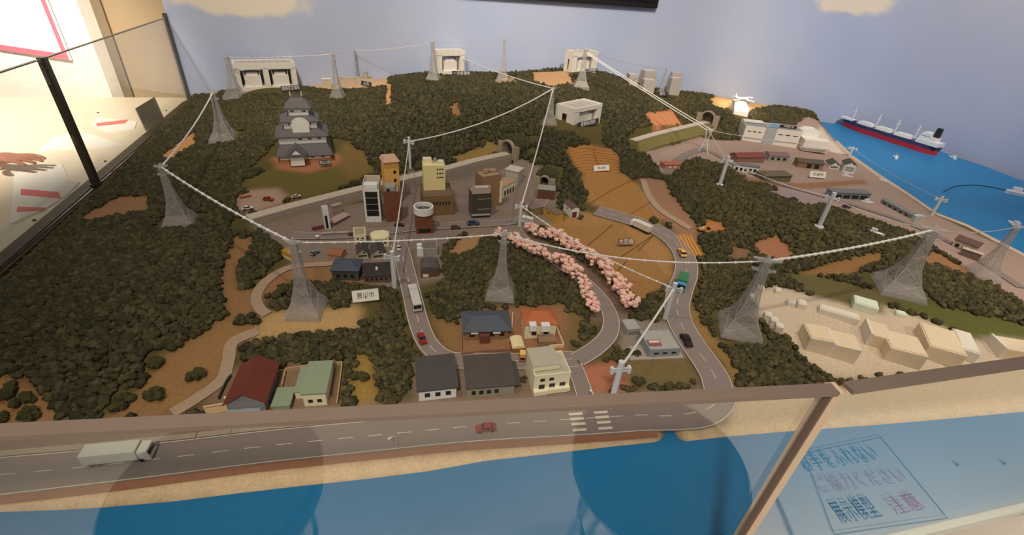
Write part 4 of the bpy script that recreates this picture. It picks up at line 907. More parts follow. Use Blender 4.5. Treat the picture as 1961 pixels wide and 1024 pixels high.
bld('fish_market', 'long blue grey shed with pale blue posts on the harbour', (1592,378), (1662,385), .04, 370, mat('blue_grey_shed',alb(108,116,118),.7), ('slab', mat('blue_slate_roof',alb(98,94,88),.7), .002, .003), [('f',4,1,.05,.95,.1,.7,.8,.9)])
bld('quay_shed', 'narrow blue grey shed running along the quay edge', (1685,388), (1742,418), .028, 396, mat('steel_blue_wall',alb(104,108,108),.7), ('gablex', mat('steel_blue_roof',alb(110,106,98),.7), .006, .001), [('f',5,1,.05,.95,.1,.6,.5,.8)])
bld('quay_office', 'maroon roofed quay office with a white front wall by the water', (1822,470), (1864,487), .035, 466, mat('quay_white',alb(170,150,128),.7), ('shed', mat('quay_maroon',alb(86,62,54),.7), .006, .003), [('f',3,1,.05,.95,.1,.6,.6,.9)])
bld('flat_barge_shed', 'flat cream slab roofed store on the harbour road', (1836,487), (1872,501), .016, 482, mat('store_dark',alb(96,80,66),.8), ('slab', mat('store_cream',alb(164,144,122),.7), .002, .002))
bld('house', 'small red tiled house with two white windows below the railway wall', (1272,324), (1302,323), .035, 315, mat('rose_wall',alb(150,104,82),.8), ('hip', mat('red_tile',alb(146,84,62),.75), .009, .003), [('f',2,1,.2,.8,.2,.8,.4,.6)], cat='house', winmat=WHT)
bld('water_tank', 'white boxy water tank on the quay', (1749,426), (1767,429), .018, 416, mat('tank_white',alb(160,154,142),.6), ('barrel', MATS['tank_white'], .004), cat='tank')

# ---- white substation models on the ridge
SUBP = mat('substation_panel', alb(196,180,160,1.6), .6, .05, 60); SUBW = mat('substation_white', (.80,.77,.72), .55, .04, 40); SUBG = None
def substation(label, A, B, depth, ytop, bays=1):
    c, a, w, z, zmin, mid = foot(A, B, depth); h = zat(mid, ytop)-z
    t = thing('substation_model', label, 'substation', (c[0],c[1],z), a, 'white substation models'); x, y = w/2, depth/2; lo = min(0,zmin-z)-.004
    sub(t, 'floor_slab', MB().box(-x,x,-y,y,lo,h*.06), SUBW)
    sub(t, 'roof_frame', MB().box(-x,x,-y,-y+.008,h*.76,h).box(-x,x,y-.008,y,h*.80,h).box(-x,-x+.012,-y+.008,y-.008,h*.80,h).box(x-.012,x,-y+.008,y-.008,h*.80,h), SUBW)
    sub(t, 'roof_panel', MB().box(-x+.012,x-.012,-y+.008,y-.008,h*.82,h*.96), SUBP)
    n = 4*bays
    for k in range(1, n): sub(t, 'roof_seam', MB().box(-x+.012+(w-.024)*k/n-.0005,-x+.012+(w-.024)*k/n+.0005,-y+.008,y-.008,h*.96,h*.975), GRY)
    pw = w/bays*.17
    for k in range(bays+1):
        xx = -x + (w-pw)*k/bays
        for yy in (-y, y-.010): sub(t, 'pillar', MB().box(xx,xx+pw,yy,yy+.010,h*.06,h*.80), SUBW)
    for k in range(bays):
        x0 = -x+pw+(w-pw)*k/bays; x1 = x0 + (w-pw)/bays-pw
        sub(t, 'back_panel', MB().box(x0,x1,y-.008,y-.005,h*.06,h*.55), SUBP); m_ = x1-x0
        sub(t, 'equipment_block', MB().box(x0+m_*.14,x1-m_*.14,-y+.012,y-.02,h*.06,h*.50).box(x0+m_*.25,x1-m_*.25,-y+.018,y-.024,h*.50,h*.62), SUBW)
        for xs in (x0+m_*.18, x1-m_*.18): sub(t, 'bushing', MB().tube([(xs,-y+.02,h*.5),(xs+(x0+x1-2*xs)*-.12,-y+.016,h*.74)],.002,6), SUBW)
        sub(t, 'inner_wall', MB().box(x0,x0+.002,-y+.01,y-.01,h*.06,h*.8), SUBP); sub(t, 'inner_wall', MB().box(x1-.002,x1,-y+.01,y-.01,h*.06,h*.8), SUBP)
    for sx in (-x, x-.002): sub(t, 'side_wall', MB().box(sx,sx+.002,-y+.01,-y+.012+(depth-.02)*.35,h*.06,h*.8).box(sx,sx+.002,y-.012-(depth-.02)*.30,y-.01,h*.06,h*.8).box(sx,sx+.002,-y+.012+(depth-.02)*.35,y-.012-(depth-.02)*.30,h*.6,h*.8), SUBW)
    return t
substation('double white substation model on the ridge above the castle', (456,172,.118), (572,166,.122), .11, 121, 2)
substation('single white substation model on the hilltop beside the grey pylon', (838,140,.214), (890,137,.217), .065, 97)
substation('single white substation model behind the hilltop pylon near the bare clearing', (1094,139,.252), (1141,136,.254), .07, 99)
substation('single white substation model halfway down the wooded slope', (1098,240), (1148,236), .10, 203)
# ---- white tower blocks, power plant, aeroplane on the ridge
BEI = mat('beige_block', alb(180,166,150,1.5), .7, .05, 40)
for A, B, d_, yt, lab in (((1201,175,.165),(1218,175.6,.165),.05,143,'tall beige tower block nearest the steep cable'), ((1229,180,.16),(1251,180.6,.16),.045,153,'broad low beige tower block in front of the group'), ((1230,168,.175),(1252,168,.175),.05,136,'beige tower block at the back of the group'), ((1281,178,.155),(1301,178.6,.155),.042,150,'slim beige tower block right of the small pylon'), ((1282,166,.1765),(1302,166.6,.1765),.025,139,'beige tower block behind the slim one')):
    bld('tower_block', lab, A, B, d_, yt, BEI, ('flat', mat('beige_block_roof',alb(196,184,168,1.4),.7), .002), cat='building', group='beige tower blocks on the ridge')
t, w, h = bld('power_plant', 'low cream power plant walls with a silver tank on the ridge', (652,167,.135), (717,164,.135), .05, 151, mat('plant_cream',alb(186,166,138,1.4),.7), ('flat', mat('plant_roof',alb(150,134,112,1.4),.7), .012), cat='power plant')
sub(t, 'silver_tank', MB().cyl(w*.28,-.012,h*.3,h+.030,.011,.011,18).blob((w*.28,-.012,h+.030),.011,.5,variant=1), STEEL, smooth=False)
sub(t, 'turbine_hall', MB().box(-w*.4,w*.1,-.015,.02,h-.012,h+.004), MATS['plant_cream'])
t, w, h = bld('control_house', 'small cream control house left of the power plant', (618,161,.14), (634,161,.14), .03, 152, MATS['plant_cream'], ('slab', WHB, .002, .002)); 
sl = foot((1407,215,.10),(1434,217,.10),.08); rw = thing('runway_block', 'bright white runway block under the aeroplane', 'runway', (sl[0][0],sl[0][1],sl[3]), sl[1]-.10)
sub(rw, 'ramp', MB().prism([(-.04,-.02),(-.04,.006),(-.005,.050),(.04,.050),(.04,-.02)],-sl[2]/2,sl[2]/2,'x'), WHB); sub(rw, 'top_slab', MB().box(-sl[2]/2-.002,sl[2]/2+.002,-.006,.041,.050,.053), WHB)
pc = np.array((sl[0][0]+.012, sl[0][1]+.015)); ap = thing('aeroplane', 'white model aeroplane parked on the runway block', 'aeroplane', (pc[0],pc[1],sl[3]+.053), math.radians(28))
sub(ap,'fuselage',MB().tube([(-.075,0,.018),(-.055,0,.015),(-.03,0,.014),(.04,0,.014),(.062,0,.013),(.074,0,.012)],.0001,12).tube([(-.070,0,.019),(-.05,0,.016),(-.03,0,.014),(.045,0,.014)],.004,12,.0085).tube([(.045,0,.014),(.062,0,.0135),(.074,0,.0125)],.0085,12,.003),WHB,smooth=True)
for s_ in (-1,1):
    sub(ap,'wing',MB().prism([(.022,s_*.004),(.004,s_*.070),(-.008,s_*.070),(-.006,s_*.004)],.011,.0128),WHB); sub(ap,'tailplane',MB().prism([(-.055,0),(-.068,s_*.026),(-.075,s_*.026),(-.070,0)],.019,.0202),WHB)
    sub(ap,'engine',MB().tube([(.016,s_*.026,.008),(.002,s_*.026,.008)],.0038,8),WHB); sub(ap,'landing_gear',MB().cyl(0,s_*.008,0,.008,.0015,.0015,6),GRY)
sub(ap,'tail_fin',MB().prism([(-.050,.02),(-.070,.044),(-.078,.044),(-.072,.02)],-.001,.001,'y'),WHB); sub(ap,'nose_gear',MB().cyl(.055,0,0,.008,.0015,.0015,6),GRY)

# ---- castle
def castle():
    c, a, w, z, zmin, mid = foot((528,318),(640,312),.17); H = zat(mid+np.array((0,.085)),178)-z
    t = thing('castle', 'white Japanese castle keep with tiered charcoal roofs on the green terrace', 'castle', (c[0],c[1],z), a+.04)
    STN = mat('castle_stone',alb(134,84,54),.9,.2,80,.4); RF = mat('castle_roof',alb(84,77,74),.75,.12,80,.3); WL = mat('castle_wall',(.86,.86,.84),.7,.04)
    sub(t,'stone_base',MB().frust((w*.50,.085),-.02,(w*.44,.072),.014),STN)
    tiers = [(.43,.072,.04,.125,.30),(.40,.052,.29,.40,.52),(.275,.040,.50,.615,.70),(.165,.027,.68,.80,.93)]
    for i,(fw,hd,a0,a1,a2) in enumerate(tiers):
        x0 = w*fw; z0, wt, z1 = a0*H, a1*H, a2*H
        wl = sub(t,'storey_wall',MB().box(-x0,x0,-hd,hd,z0-.010,wt),WL)
        ox, oy = x0+.010, hd+.009; nx = w*tiers[i+1][0]-.002 if i < 3 else x0*.60; ny = tiers[i+1][1]-.002 if i < 3 else .003
        sub(t,'roof',MB().frust((ox,oy),wt-.001,(ox,oy),wt+.002).frust((ox,oy),wt+.002,(nx,ny),z1),RF)
        for k in range(3 if i < 2 else 2):
            xx = x0*((-.1,.3,.7)[k] if i < 2 else (-.62,.55)[k]); zc = (z0+wt)/2+.003
            for e_ in (-.005,.001): MB().box(xx+e_,xx+e_+.004,-hd-.0006,-hd+.001,zc-.003,zc+.003).build('window',WIN,wl)
    # curved gable on the third storey, triangular gable on the first, porch
    zz = .555*H; sub(t,'round_gable',MB().prism([(.026,.46*H)]+[(.026*math.cos(k*math.pi/12), zz+.024*math.sin(k*math.pi/12)) for k in range(13)]+[(-.026,.46*H)],-.052,-.030,'y'),WL)
    sub(t,'round_gable_roof',MB().tube([(.028*math.cos(k*math.pi/12),-.050,zz+.026*math.sin(k*math.pi/12)) for k in range(13)],.0018,6),WL)
    sub(t,'porch_wall',MB().box(-w*.25,-w*.02,-.104,-.06,.004,.036),WL)
    sub(t,'porch_roof',MB().prism([(-w*.31,.040),(w*.04,.040),(-w*.135,.066)],-.110,-.050,'y').box(-w*.30,w*.03,-.112,-.055,.036,.041),RF)
    sub(t,'porch_gable',MB().prism([(-w*.21,.044),(-w*.06,.044),(-w*.135,.057)],-.1115,-.1095,'y'),WL)
    GOLD = mat('gilt_fish',(.62,.52,.30),.4,.1)
    for s_ in (-1,1): sub(t,'roof_fish',MB().tube([(s_*w*.085,0,H*.93+.004),(s_*w*.098,0,H*.93+.012),(s_*w*.092,0,H*.93+.020)],.0035,6,.0012),GOLD)
    sub(t,'ridge',MB().box(-w*.09,w*.09,-.003,.003,H*.93,H*.93+.008),RF)
castle()

# ---- railway viaducts and tunnel portals
CONC = mat('viaduct_concrete',alb(122,108,92),.85,.1,60,.15); TRK = mat('track_ballast',alb(168,150,128),.9,.12,150,.2)
def viaduct(pixz, w, label, base, slope=0.0, wallmat=None):
    """pixz: deck points (pixel, deck height); base: height of the wall foot"""
    P = catmull([at(x, y, z) for x, y, z in pixz], 8); c = P.mean(0)*np.array((1,1,0)); t = thing('railway_viaduct', label, 'railway', tuple(c))
    T = np.gradient(P[:,:2],axis=0); T /= np.linalg.norm(T,axis=1)[:,None]; N = np.stack([-T[:,1],T[:,0]],1)
    def sweep(name, prof, m):
        vs = []; n = len(prof)
        for p, nn in zip(P, N):
            for o, dz in prof:
                q = p[:2]+nn*o; zz = p[2]+dz if dz > -.5 else base; vs.append((q[0]-c[0], q[1]-c[1], zz))
        fs = [(i*n+k,i*n+(k+1)%n,(i+1)*n+(k+1)%n,(i+1)*n+k) for i in range(len(P)-1) for k in range(n)] + [tuple(range(n)), tuple(range((len(P)-1)*n,len(P)*n))]
        MB().add(vs, fs).build(name, m, t)
    sweep('retaining_wall', [(-.004-slope,-9),(-.001,-.004),(0,0),(.003,0),(.003,-.011),(.0098,-.011),(.0098,0),(w,0),(w,-9)], wallmat or CONC)
    sweep('track_bed', [(.010,0),(.010,.003),(w-.006,.003),(w-.006,0)], TRK)
    sweep('parapet', [(0,0),(0,.004),(.003,.004),(.003,0)], CONC)
    for o in (.022,.036): sweep('rail', [(o,.003),(o,.0042),(o+.0012,.0042),(o+.0012,.003)], STEEL)
    return P
viaduct(VIA1, .050, 'grey railway viaduct curving behind the town to the tunnel', .03)
viaduct(VIA2, .050, 'short railway viaduct on a green bank before the harbour tunnel', .04, .022, mat('green_bank',alb(104,94,52),.9,.2,120,.3))
PCON = mat('portal_concrete',alb(132,118,96),.85,.1,60); MOUND = mat('tunnel_mound', alb(66,58,36), .95, .25, 120, .5); MLEAF = mat('mound_leaf', alb(60,55,37), .95, .3, 200, .6)
def portal(label, spec):
    """arch ring, a lined bore running into the hill, and the earth and foliage over it"""
    px, py, pz, rz, w, hgt = spec; t = thing('tunnel_portal', label, 'tunnel', (px,py,pz), rz); n = 14
    arc = lambda r, rh: [(r,-.012)] + [(r*math.cos(math.pi*k/n), hgt*.45+rh*math.sin(math.pi*k/n)) for k in range(n+1)] + [(-r,-.012)]
    def shell(o, i, y0, y1):
        m = len(o); vs = []
        for y in (y0, y1): vs += [(a,y,b) for a,b in o] + [(a,y,b) for a,b in i]
        fs = []
        for k in range(m-1): fs += [(k,k+1,m+k+1,m+k),(2*m+k,2*m+k+1,3*m+k+1,3*m+k),(k,k+1,2*m+k+1,2*m+k),(m+k,m+k+1,3*m+k+1,3*m+k)]
        fs += [(0,m,3*m,2*m),(m-1,2*m-1,4*m-1,3*m-1)]
        return MB().add(vs, fs)
    o, i = arc(w/2,hgt*.55), arc(w/2*.80,hgt*.44); L = .066
    shell(o, i, -.004, .008).build('arch_ring', PCON, t)
    shell(arc(w/2*.86,hgt*.47), i, .008, L).build('bore_lining', PCON, t)
    MB().prism(arc(w/2*.86,hgt*.47), L, L+.003, 'y').build('bore_end', PCON, t)
    MB().box(-w/2*.8,w/2*.8,.0,L,-.013,-.010).build('bore_floor', PCON, t)
    shell(arc(w/2+.016,hgt*.66), arc(w/2*.87,hgt*.48), .010, L+.010).build('earth_cover', MOUND, t)
    m = MB(); r = random.Random(int(w*1e4)); k = int(2200*w)
    for _ in range(k):
        a = r.uniform(.05, math.pi-.05); q = r.uniform(.016, L+.012); s_ = r.uniform(.006,.010); R_ = w/2+.015
        v, f = ICOS[r.randrange(4)]; c = (R_*math.cos(a), q, hgt*.45+hgt*.66*math.sin(a)); m.add([(c[0]+p[0]*s_,c[1]+p[1]*s_,c[2]+p[2]*s_) for p in v], f)
    fo = m.build('mound_foliage', MLEAF, t); fo['kind'] = 'stuff'
    for s_ in (-1,1): MB().box(s_*w*.5-(.0 if s_>0 else .020),s_*w*.5+(.020 if s_>0 else 0),.000,.010,-.03,hgt*.72).build('wing_wall', PCON, t)
portal('railway tunnel portal in the hillside behind the town', PORTALS[0])
portal('railway tunnel portal above the harbour', PORTALS[1])
portal('small grey road tunnel portal beside the grey roofed shops', PORTALS[2])

# ================================================================== signs
SGW = mat('sign_white', alb(214,204,184), .6, .02); SGK = mat('sign_black', alb(52,46,42), .5, .05); INK = mat('sign_ink', alb(70,60,50), .7); INW = mat('sign_white_ink', alb(206,198,186), .7)
FUR_S = mat('soil_sign', alb(104,76,50), .8)
def sign(label, pl, pr, ypix, body, dark=False, tilt=.9, name='place_sign', lift=.006, board=None):
    A, B = [(at(*q) if len(q) == 3 else g(*q)) for q in (pl, pr)]; d = B-A; w = np.linalg.norm(d[:2]); c = (A+B)/2; depth = (c-CAM0) @ FWD; hh = ypix*depth/FPX/ (0.93 if tilt > .5 else .9)
    t = thing(name, label, 'sign', (c[0],c[1],c[2]), math.atan2(d[1],d[0]))
    b = MB().box(-w/2,w/2,-.001,.001,0,hh).build('board', board or (SGK if dark else SGW), t); b.location=(0,0,lift); b.rotation_euler=(-(math.pi/2-tilt)*.6,0,0)
    MB().box(-.001,.001,.0012,.003,-.006,lift+hh*.5).build('stake', SGK, t)
    text_mesh('lettering', body, hh*(.78 if dark else .52), INW if dark else INK, b, (0,-.0012,hh*.5), (math.pi/2,0,0), .0002, w*(.9 if dark else .66))
sign('white place sign standing in the trees below the black roofed house', (676,581), (727,580), 21, '豊川市')
sign('white sign in the terraced field on the slope', (1137,330), (1166,330), 10, '段々畑')
sign('small dark sign with three white letters lying in the ploughed field', (1183,473), (1212,472), 12, '大豆畑', True, board=FUR_S)
sign('white harbour sign beside the boathouses', (1549,341), (1579,344), 11, '田辺漁港')
sign('black nameplate in front of the double substation', (540,178), (577,175), 9, '超高圧変電所', True, 1.2)
sign('black nameplate in front of the hilltop substation by the grey pylon', (866,148,.21), (903,147,.212), 8, '一次変電所', True, 1.2)
sign('black nameplate at the foot of the clearing pylon', (1120,141,.25), (1143,140,.25), 6, '二次変電所', True, 1.2)
sign('black nameplate under the substation on the wooded slope', (1106,244), (1145,243), 9, '配電用変電所', True, 1.2)
sign('small white lettered nameplate at the castle wall', (613,322), (635,320), 8, '松山城', True, 1.2, lift=.010)
sign('black nameplate below the power plant', (692,168), (711,167), 8, '火力', True, 1.2)
sign('black nameplate below the beige tower blocks', (1258,186,.152), (1277,186,.152), 7, '都市', True, 1.2)

# ================================================================== vehicles
TYRE = mat('tyre_black',(.012,.012,.012),.8); CGL = mat('car_glass',(.02,.022,.025),.15)
def wheels(t, xs, y, r):
    first = None
    for x in xs:
        for s in (-1,1):
            if first is None:
                first = MB().tube([(0,-.0015,0),(0,.0015,0)], r, 10).build('wheel', TYRE, t); first.location=(x,s*y,r)
            else: copies(first, [(x,s*y,r)], t)
def pose(p, q):
    A, B = g(*p), g(*q); d = B-A; return (A[0],A[1],A[2]+.0028), math.atan2(d[1],d[0])
def car(label, p, q, color, L=.036, name='car'):
    loc, a = pose(p, q); t = thing(name, label, 'car', loc, a); W = L*.40; H = L*.33
    m = mat('car_'+'_'.join(str(int(c)) for c in color), alb(*color), .3, .03)
    MB().prism([(-L/2,H*.22),(L/2,H*.22),(L/2,H*.48),(L*.28,H*.58),(-L*.42,H*.60),(-L/2,H*.52)], -W/2, W/2, 'y').build('body', m, t, bevel=L*.012)
    MB().prism([(-L*.36,H*.58),(L*.22,H*.56),(L*.08,H*.96),(-L*.26,H*.96)], -W*.43, W*.43, 'y').build('cabin_glass', CGL, t)
    MB().prism([(-L*.27,H*.94),(L*.09,H*.94),(L*.06,H*1.0),(-L*.24,H*1.0)], -W*.41, W*.41, 'y').build('roof', m, t)
    wheels(t, (-L*.30, L*.30), W*.44, H*.24)
def truck(label, p, q, boxc, cabc, L=.10, W=.024, H=.030, name='truck', cabfrac=.2):
    loc, a = pose(p, q); t = thing(name, label, 'truck', loc, a)
    mb_ = mat('cargo_'+'_'.join(map(str,boxc)), alb(*boxc), .5, .05); mc = mat('cab_'+'_'.join(map(str,cabc)), alb(*cabc), .4, .03); cl = L*cabfrac
    MB().box(-L/2,L/2-cl*1.1,-W/2,W/2,H*.22,H).build('cargo_box', mb_, t, bevel=.0006)
    MB().prism([(L/2-cl,H*.15),(L/2,H*.15),(L/2,H*.5),(L/2-cl*.15,H*.88),(L/2-cl,H*.88)], -W*.48, W*.48, 'y').build('cab', mc, t, bevel=.0006)
    MB().prism([(L/2+.0004,H*.50),(L/2-cl*.14,H*.84),(L/2-cl*.18,H*.84),(L/2-.002,H*.50)], -W*.42, W*.42, 'y').build('windscreen', CGL, t)
    MB().box(-L/2,L/2-cl*.3,-W*.3,W*.3,H*.12,H*.22).build('chassis', BLK, t)
    wheels(t, (-L*.38,-L*.26,L*.36), W*.42, H*.14)
def bus(label, p, q, color, L=.085, W=.020, H=.024):
    loc, a = pose(p, q); t = thing('bus', label, 'bus', loc, a); m = mat('bus_body', alb(*color), .4, .03)
    MB().box(-L/2,L/2,-W/2,W/2,H*.15,H).build('body', m, t, bevel=.0012)
    MB().box(-L*.46,L*.46,-W/2-.0003,W/2+.0003,H*.52,H*.80).build('side_window', CGL, t); MB().box(L/2-.0005,L/2+.0004,-W*.42,W*.42,H*.45,H*.85).build('windscreen', CGL, t)
    wheels(t, (-L*.32,L*.33), W*.42, H*.18)
truck('long white lorry driving along the coastal road', (235,879), (420,860), (170,164,146), (176,168,148), .092, .023, .026, cabfrac=.17)
car('dark red car on the coastal road', (930,824), (870,830), (122,34,34), .036)
bus('white bus heading down the town street', (795,580), (803,612), (168,160,146), .080)
car('red car at the bend of the town street', (808,652), (815,672), (122,36,28), .034)
truck('white tanker lorry beside the ploughed field', (1226,440), (1195,425), (176,166,148), (190,182,166), .070, .020, .024, cabfrac=.18)
car('yellow orange taxi climbing past the striped field', (1305,488), (1297,470), (206,150,80), .042, 'taxi')
truck('green lorry with a blue cab behind the road pole', (1303,550), (1296,575), (48,98,62), (60,124,150), .060, .024, .028, cabfrac=.22)
car('black car beside the grey flat-roofed house', (1313,656), (1322,672), (40,30,28), .040)
car('red car in the castle car park', (514,384), (530,386), (136,56,40), .030)
car('white car at the edge of the castle car park', (475,402), (490,399), (176,168,156), .030)
car('white car beside the railway viaduct', (568,379), (584,376), (176,166,148), .026)
car('dark blue and white car outside the dark green glass block', (906,431), (925,430), (60,68,86), .038)
car('brown car in the main town street', (872,438), (885,437), (96,74,58), .030)
car('dark grey car parked by the white gabled house', (1112,418), (1118,408), (64,58,54), .028)
car('grey blue car parked below the beaded cable', (603,487), (612,482), (104,106,104), .026)
car('black car outside the brown tower', (765,434), (780,433), (40,34,30), .028)
car('white car on the town street below the beaded cable', (764,478), (766,492), (170,160,144), .026)
truck('small yellow delivery truck in front of the cream shed', (1000,688), (1000,700), (196,156,84), (150,96,44), .022, .012, .014, cabfrac=.35)
car('dark car on the harbour road below the olive grey house', (1520,384), (1535,388), (52,42,38), .030)
car('dark car beside the fish market', (1620,398), (1635,401), (58,48,44), .030)
# flower beds in the castle car park
for i, (p, q, c, lab) in enumerate((((462,372),(477,367),(44,44,26),'narrow dark hedge bed in the castle car park'), ((460,380),(481,376),(120,52,40),'narrow red flower bed in the castle car park'))):
    A, B = g(*p), g(*q); d = B-A; o = MB().box(0,np.linalg.norm(d[:2]),-.003,.003,-.002,.004).build('flower_bed', mat('bed_%d_%d'%(c[0],c[1]), alb(*c), .9, .2, 200)); o.location = tuple(A); o.rotation_euler=(0,-math.atan2(d[2],np.linalg.norm(d[:2])),math.atan2(d[1],d[0])); tag(o, lab, 'flower bed')
# digger by the forest
dg_ = g(1342,442); ex = thing('excavator', 'small orange excavator beside the dirt track', 'excavator', (dg_[0],dg_[1],dg_[2]), .3); EXM = mat('digger_orange', alb(186,120,52), .5)
MB().box(-.010,.010,-.007,.007,0,.004).build('track', TYRE, ex); MB().box(-.009,.007,-.006,.006,.004,.010).build('body', EXM, ex); MB().box(.0,.006,-.005,.001,.010,.015).build('cab', WHT, ex); MB().tube([(.006,.002,.008),(.018,.002,.018),(.028,.002,.008)],.0014,6).build('boom', EXM, ex); MB().box(.025,.031,-.002,.006,.003,.009).build('bucket', TYRE, ex)

# ================================================================== boats
HUL = mat('ship_navy', alb(44,50,74), .4); RED = mat('ship_red', alb(150,38,44), .4); SHW = mat('ship_white', alb(206,200,190), .5)
def hull_mesh(L, W, zs, flare, name, m, t):
    st = []; n = 14
    for i in range(n+1):
        u = i/n; x = -L/2 + L*u; wf = min(1, (u/.12)**.5 if u < .12 else 1) * (1 if u < .72 else max(.02, 1-((u-.72)/.28)**1.8)); st.append((x, W/2*wf))
    vs = []; fs = []
    for z, fl, dx in zs:
        vs += [(x*(1+dx*(1 if x > 0 else .3)), y*fl, z) for x, y in st] + [(x*(1+dx*(1 if x > 0 else .3)), -y*fl, z) for x, y in st[::-1]]
    k = 2*(n+1)
    for r in range(len(zs)-1): fs += [(r*k+i, r*k+(i+1)%k, (r+1)*k+(i+1)%k, (r+1)*k+i) for i in range(k)]
    fs += [tuple(range(k))[::-1], tuple(range((len(zs)-1)*k, len(zs)*k))]
    return MB().add(vs, fs).build(name, m, t)
A, B = at(1800,298), at(1612,238); L = np.linalg.norm((B-A)[:2]); c = (A+B)/2; a = math.atan2(B[1]-A[1], B[0]-A[0])
ship = thing('cargo_ship', 'large cargo ship with a red and navy hull and white deckhouse at sea', 'ship', (c[0]-.02,c[1]-.02,-.002), a); W = L*.12
hull_mesh(L*.95, W, [(0,.90,0),(.028,.97,.01)], 0, 'lower_hull', RED, ship); hull_mesh(L*.97, W, [(.028,.97,0),(.046,1.0,.03)], 0, 'upper_hull', HUL, ship)
MB().prism([(L*.38,.046),(L*.50,.046),(L*.515,.058),(L*.36,.054)],-W*.25,W*.25,'y').build('forecastle', SHW, ship)
for k, xx in enumerate((.24,.05,-.14)): MB().frust((L*.075,W*.36),.046,(L*.065,W*.32),.062,cx=L*xx).build('hatch', SHW, ship)
MB().box(-L*.47,-L*.28,-W*.46,W*.46,.046,.066).box(-L*.42,-L*.29,-W*.40,W*.40,.066,.088).box(-L*.38,-L*.30,-W*.44,W*.44,.088,.102).build('deckhouse', SHW, ship)
MB().frust((L*.022,W*.16),.088,(L*.018,W*.14),.135,cx=-L*.40).build('funnel', BLK, ship)
for xx in (.40,.145,-.045,-.235):
    o = MB().tube([(L*xx,0,.05),(L*xx,0,.125)],.003,6).tube([(L*xx,-W*.25,.10),(L*xx,W*.25,.10)],.002,5).build('derrick', SHW, ship); MB().tube([(L*xx,0,.12),(L*(xx-.10),0,.075)],.0012,5).build('boom', GRY, o)
def boat(label, p, L, rz, kind=0, group='small boats on the harbour'):
    P = g(*p); t = thing('boat', label, 'boat', (P[0],P[1],P[2]-.001 if P[2] < .003 else P[2]), rz, group)
    hull_mesh(L, L*.34, [(0,.7,0),(L*.16,1,.06)], 0, 'hull', SHW, t); MB().box(-L*.28,L*.05,-L*.11,L*.11,L*.16,L*.36).build('cabin', SHW, t); MB().box(L*.045,L*.055,-L*.09,L*.09,L*.24,L*.33).build('cabin_window', WIN, t)
    MB().tube([(-L*.1,0,L*.3),(-L*.1,0,L*.75)],L*.015,5).build('mast', GRY, t)
boat('small white boat with a mast just beside the cargo ship', (1714,303), .05, 1.2)
boat('small white boat off the stern of the cargo ship', (1823,303), .05, 1.6)
boat('white motor boat at the end of the dark floating line', (1948,373), .09, -.45)
boat('cream boat lying near the right-hand pylon', (1940,432), .06, 1.4)
boat('white rowing boat pulled up beside the harbour sign', (1621,339), .045, -.3, group='boats ashore')
boat('cream boat hauled out beside the fish market', (1660,389), .045, -.2, group='boats ashore')
boat('white boat moored at the quay wall below the boathouses', (1690,347), .035, -.8)
boat('grey white boat on the grass above the beaded cable', (1675,448), .05, -.7, group='boats ashore')
fl = MB().tube(catmull([at(1806,368)+(0,0,.002), at(1830,357)+(0,0,.002), at(1870,355)+(0,0,.002), at(1910,361)+(0,0,.002), at(1940,368)+(0,0,.002)],8),.0018,5).build('floating_boom', mat('boom_dark',(.03,.05,.07),.7)); tag(fl,'dark floating line curving to the white motor boat','boom')
qw = MB(); QL = [at(x, y) for x, y in HC[3:]]
for a_, b_ in zip(QL[:-1], QL[1:]): qw.tube([a_+np.array((-.008,-.012,.006)), b_+np.array((-.008,-.012,.006))], .008, 4)
struct(qw.build('quay_wall', mat('quay_stone', alb(176,152,126), .8, .12, 60)), 'pale stone quay wall along the harbour', 'quay')

# ================================================================== foam blocks of the unfinished town
FOAM = mat('cream_foam', (.80,.67,.49), .8, .04, 40, .1); FOW = mat('white_foam', (.80,.76,.68), .75, .04, 40, .1)
def foam(label, p, size, rz, m=FOAM, ridge=False, group='foam house blocks', name='foam_block'):
    P = g(*p); sx, sy, sz = size; t = thing(name, label, 'block', (P[0],P[1],P[2]-.002), rz, group)
    MB().box(-sx/2,sx/2,-sy/2,sy/2,-.004,sz).build('body', m, t, bevel=.002)
    if ridge: MB().box(-sx/2-.001,-sx/2+.004,-sy/2-.001,sy/2+.001,0,sz+.003).build('gable_strip', FOW, t)
    else: MB().box(-sx/2+.003,sx/2-.003,-sy/2+.003,sy/2-.003,sz,sz+.0015).build('cap', m, t)
foam('cream foam block with square corners at the forest edge of the building site', (1556,658), (.050,.056,.036), -.15)
foam('cream foam block with a white edge strip beside the forest edge block', (1604,672), (.056,.056,.036), -.25, ridge=True)
foam('upright cream foam block with a notched white edge', (1672,648), (.042,.060,.030), -.35, ridge=True)
foam('large cream foam block in the middle of the building site', (1718,676), (.072,.070,.034), -.30)
foam('broad cream foam block right of the middle one', (1790,668), (.070,.095,.034), -.40)
foam('white foam wall block leaning at the grass edge', (1840,666), (.036,.085,.024), -.45, FOW)
foam('cream foam block alone at the end of the grass strip', (1935,676), (.080,.050,.028), -.15, ridge=True)
foam('pale green-white foam block set back by the lawn', (1652,590), (.052,.040,.022), -.45, mat('pale_green_foam',alb(186,186,160),.75,.04))
foam('small pale foam cube by the lawn', (1722,604), (.022,.018,.012), -.4, MATS['pale_green_foam'])
foam('long white foam bar lying behind the cream blocks', (1602,606), (.085,.026,.018), -.42, FOW)
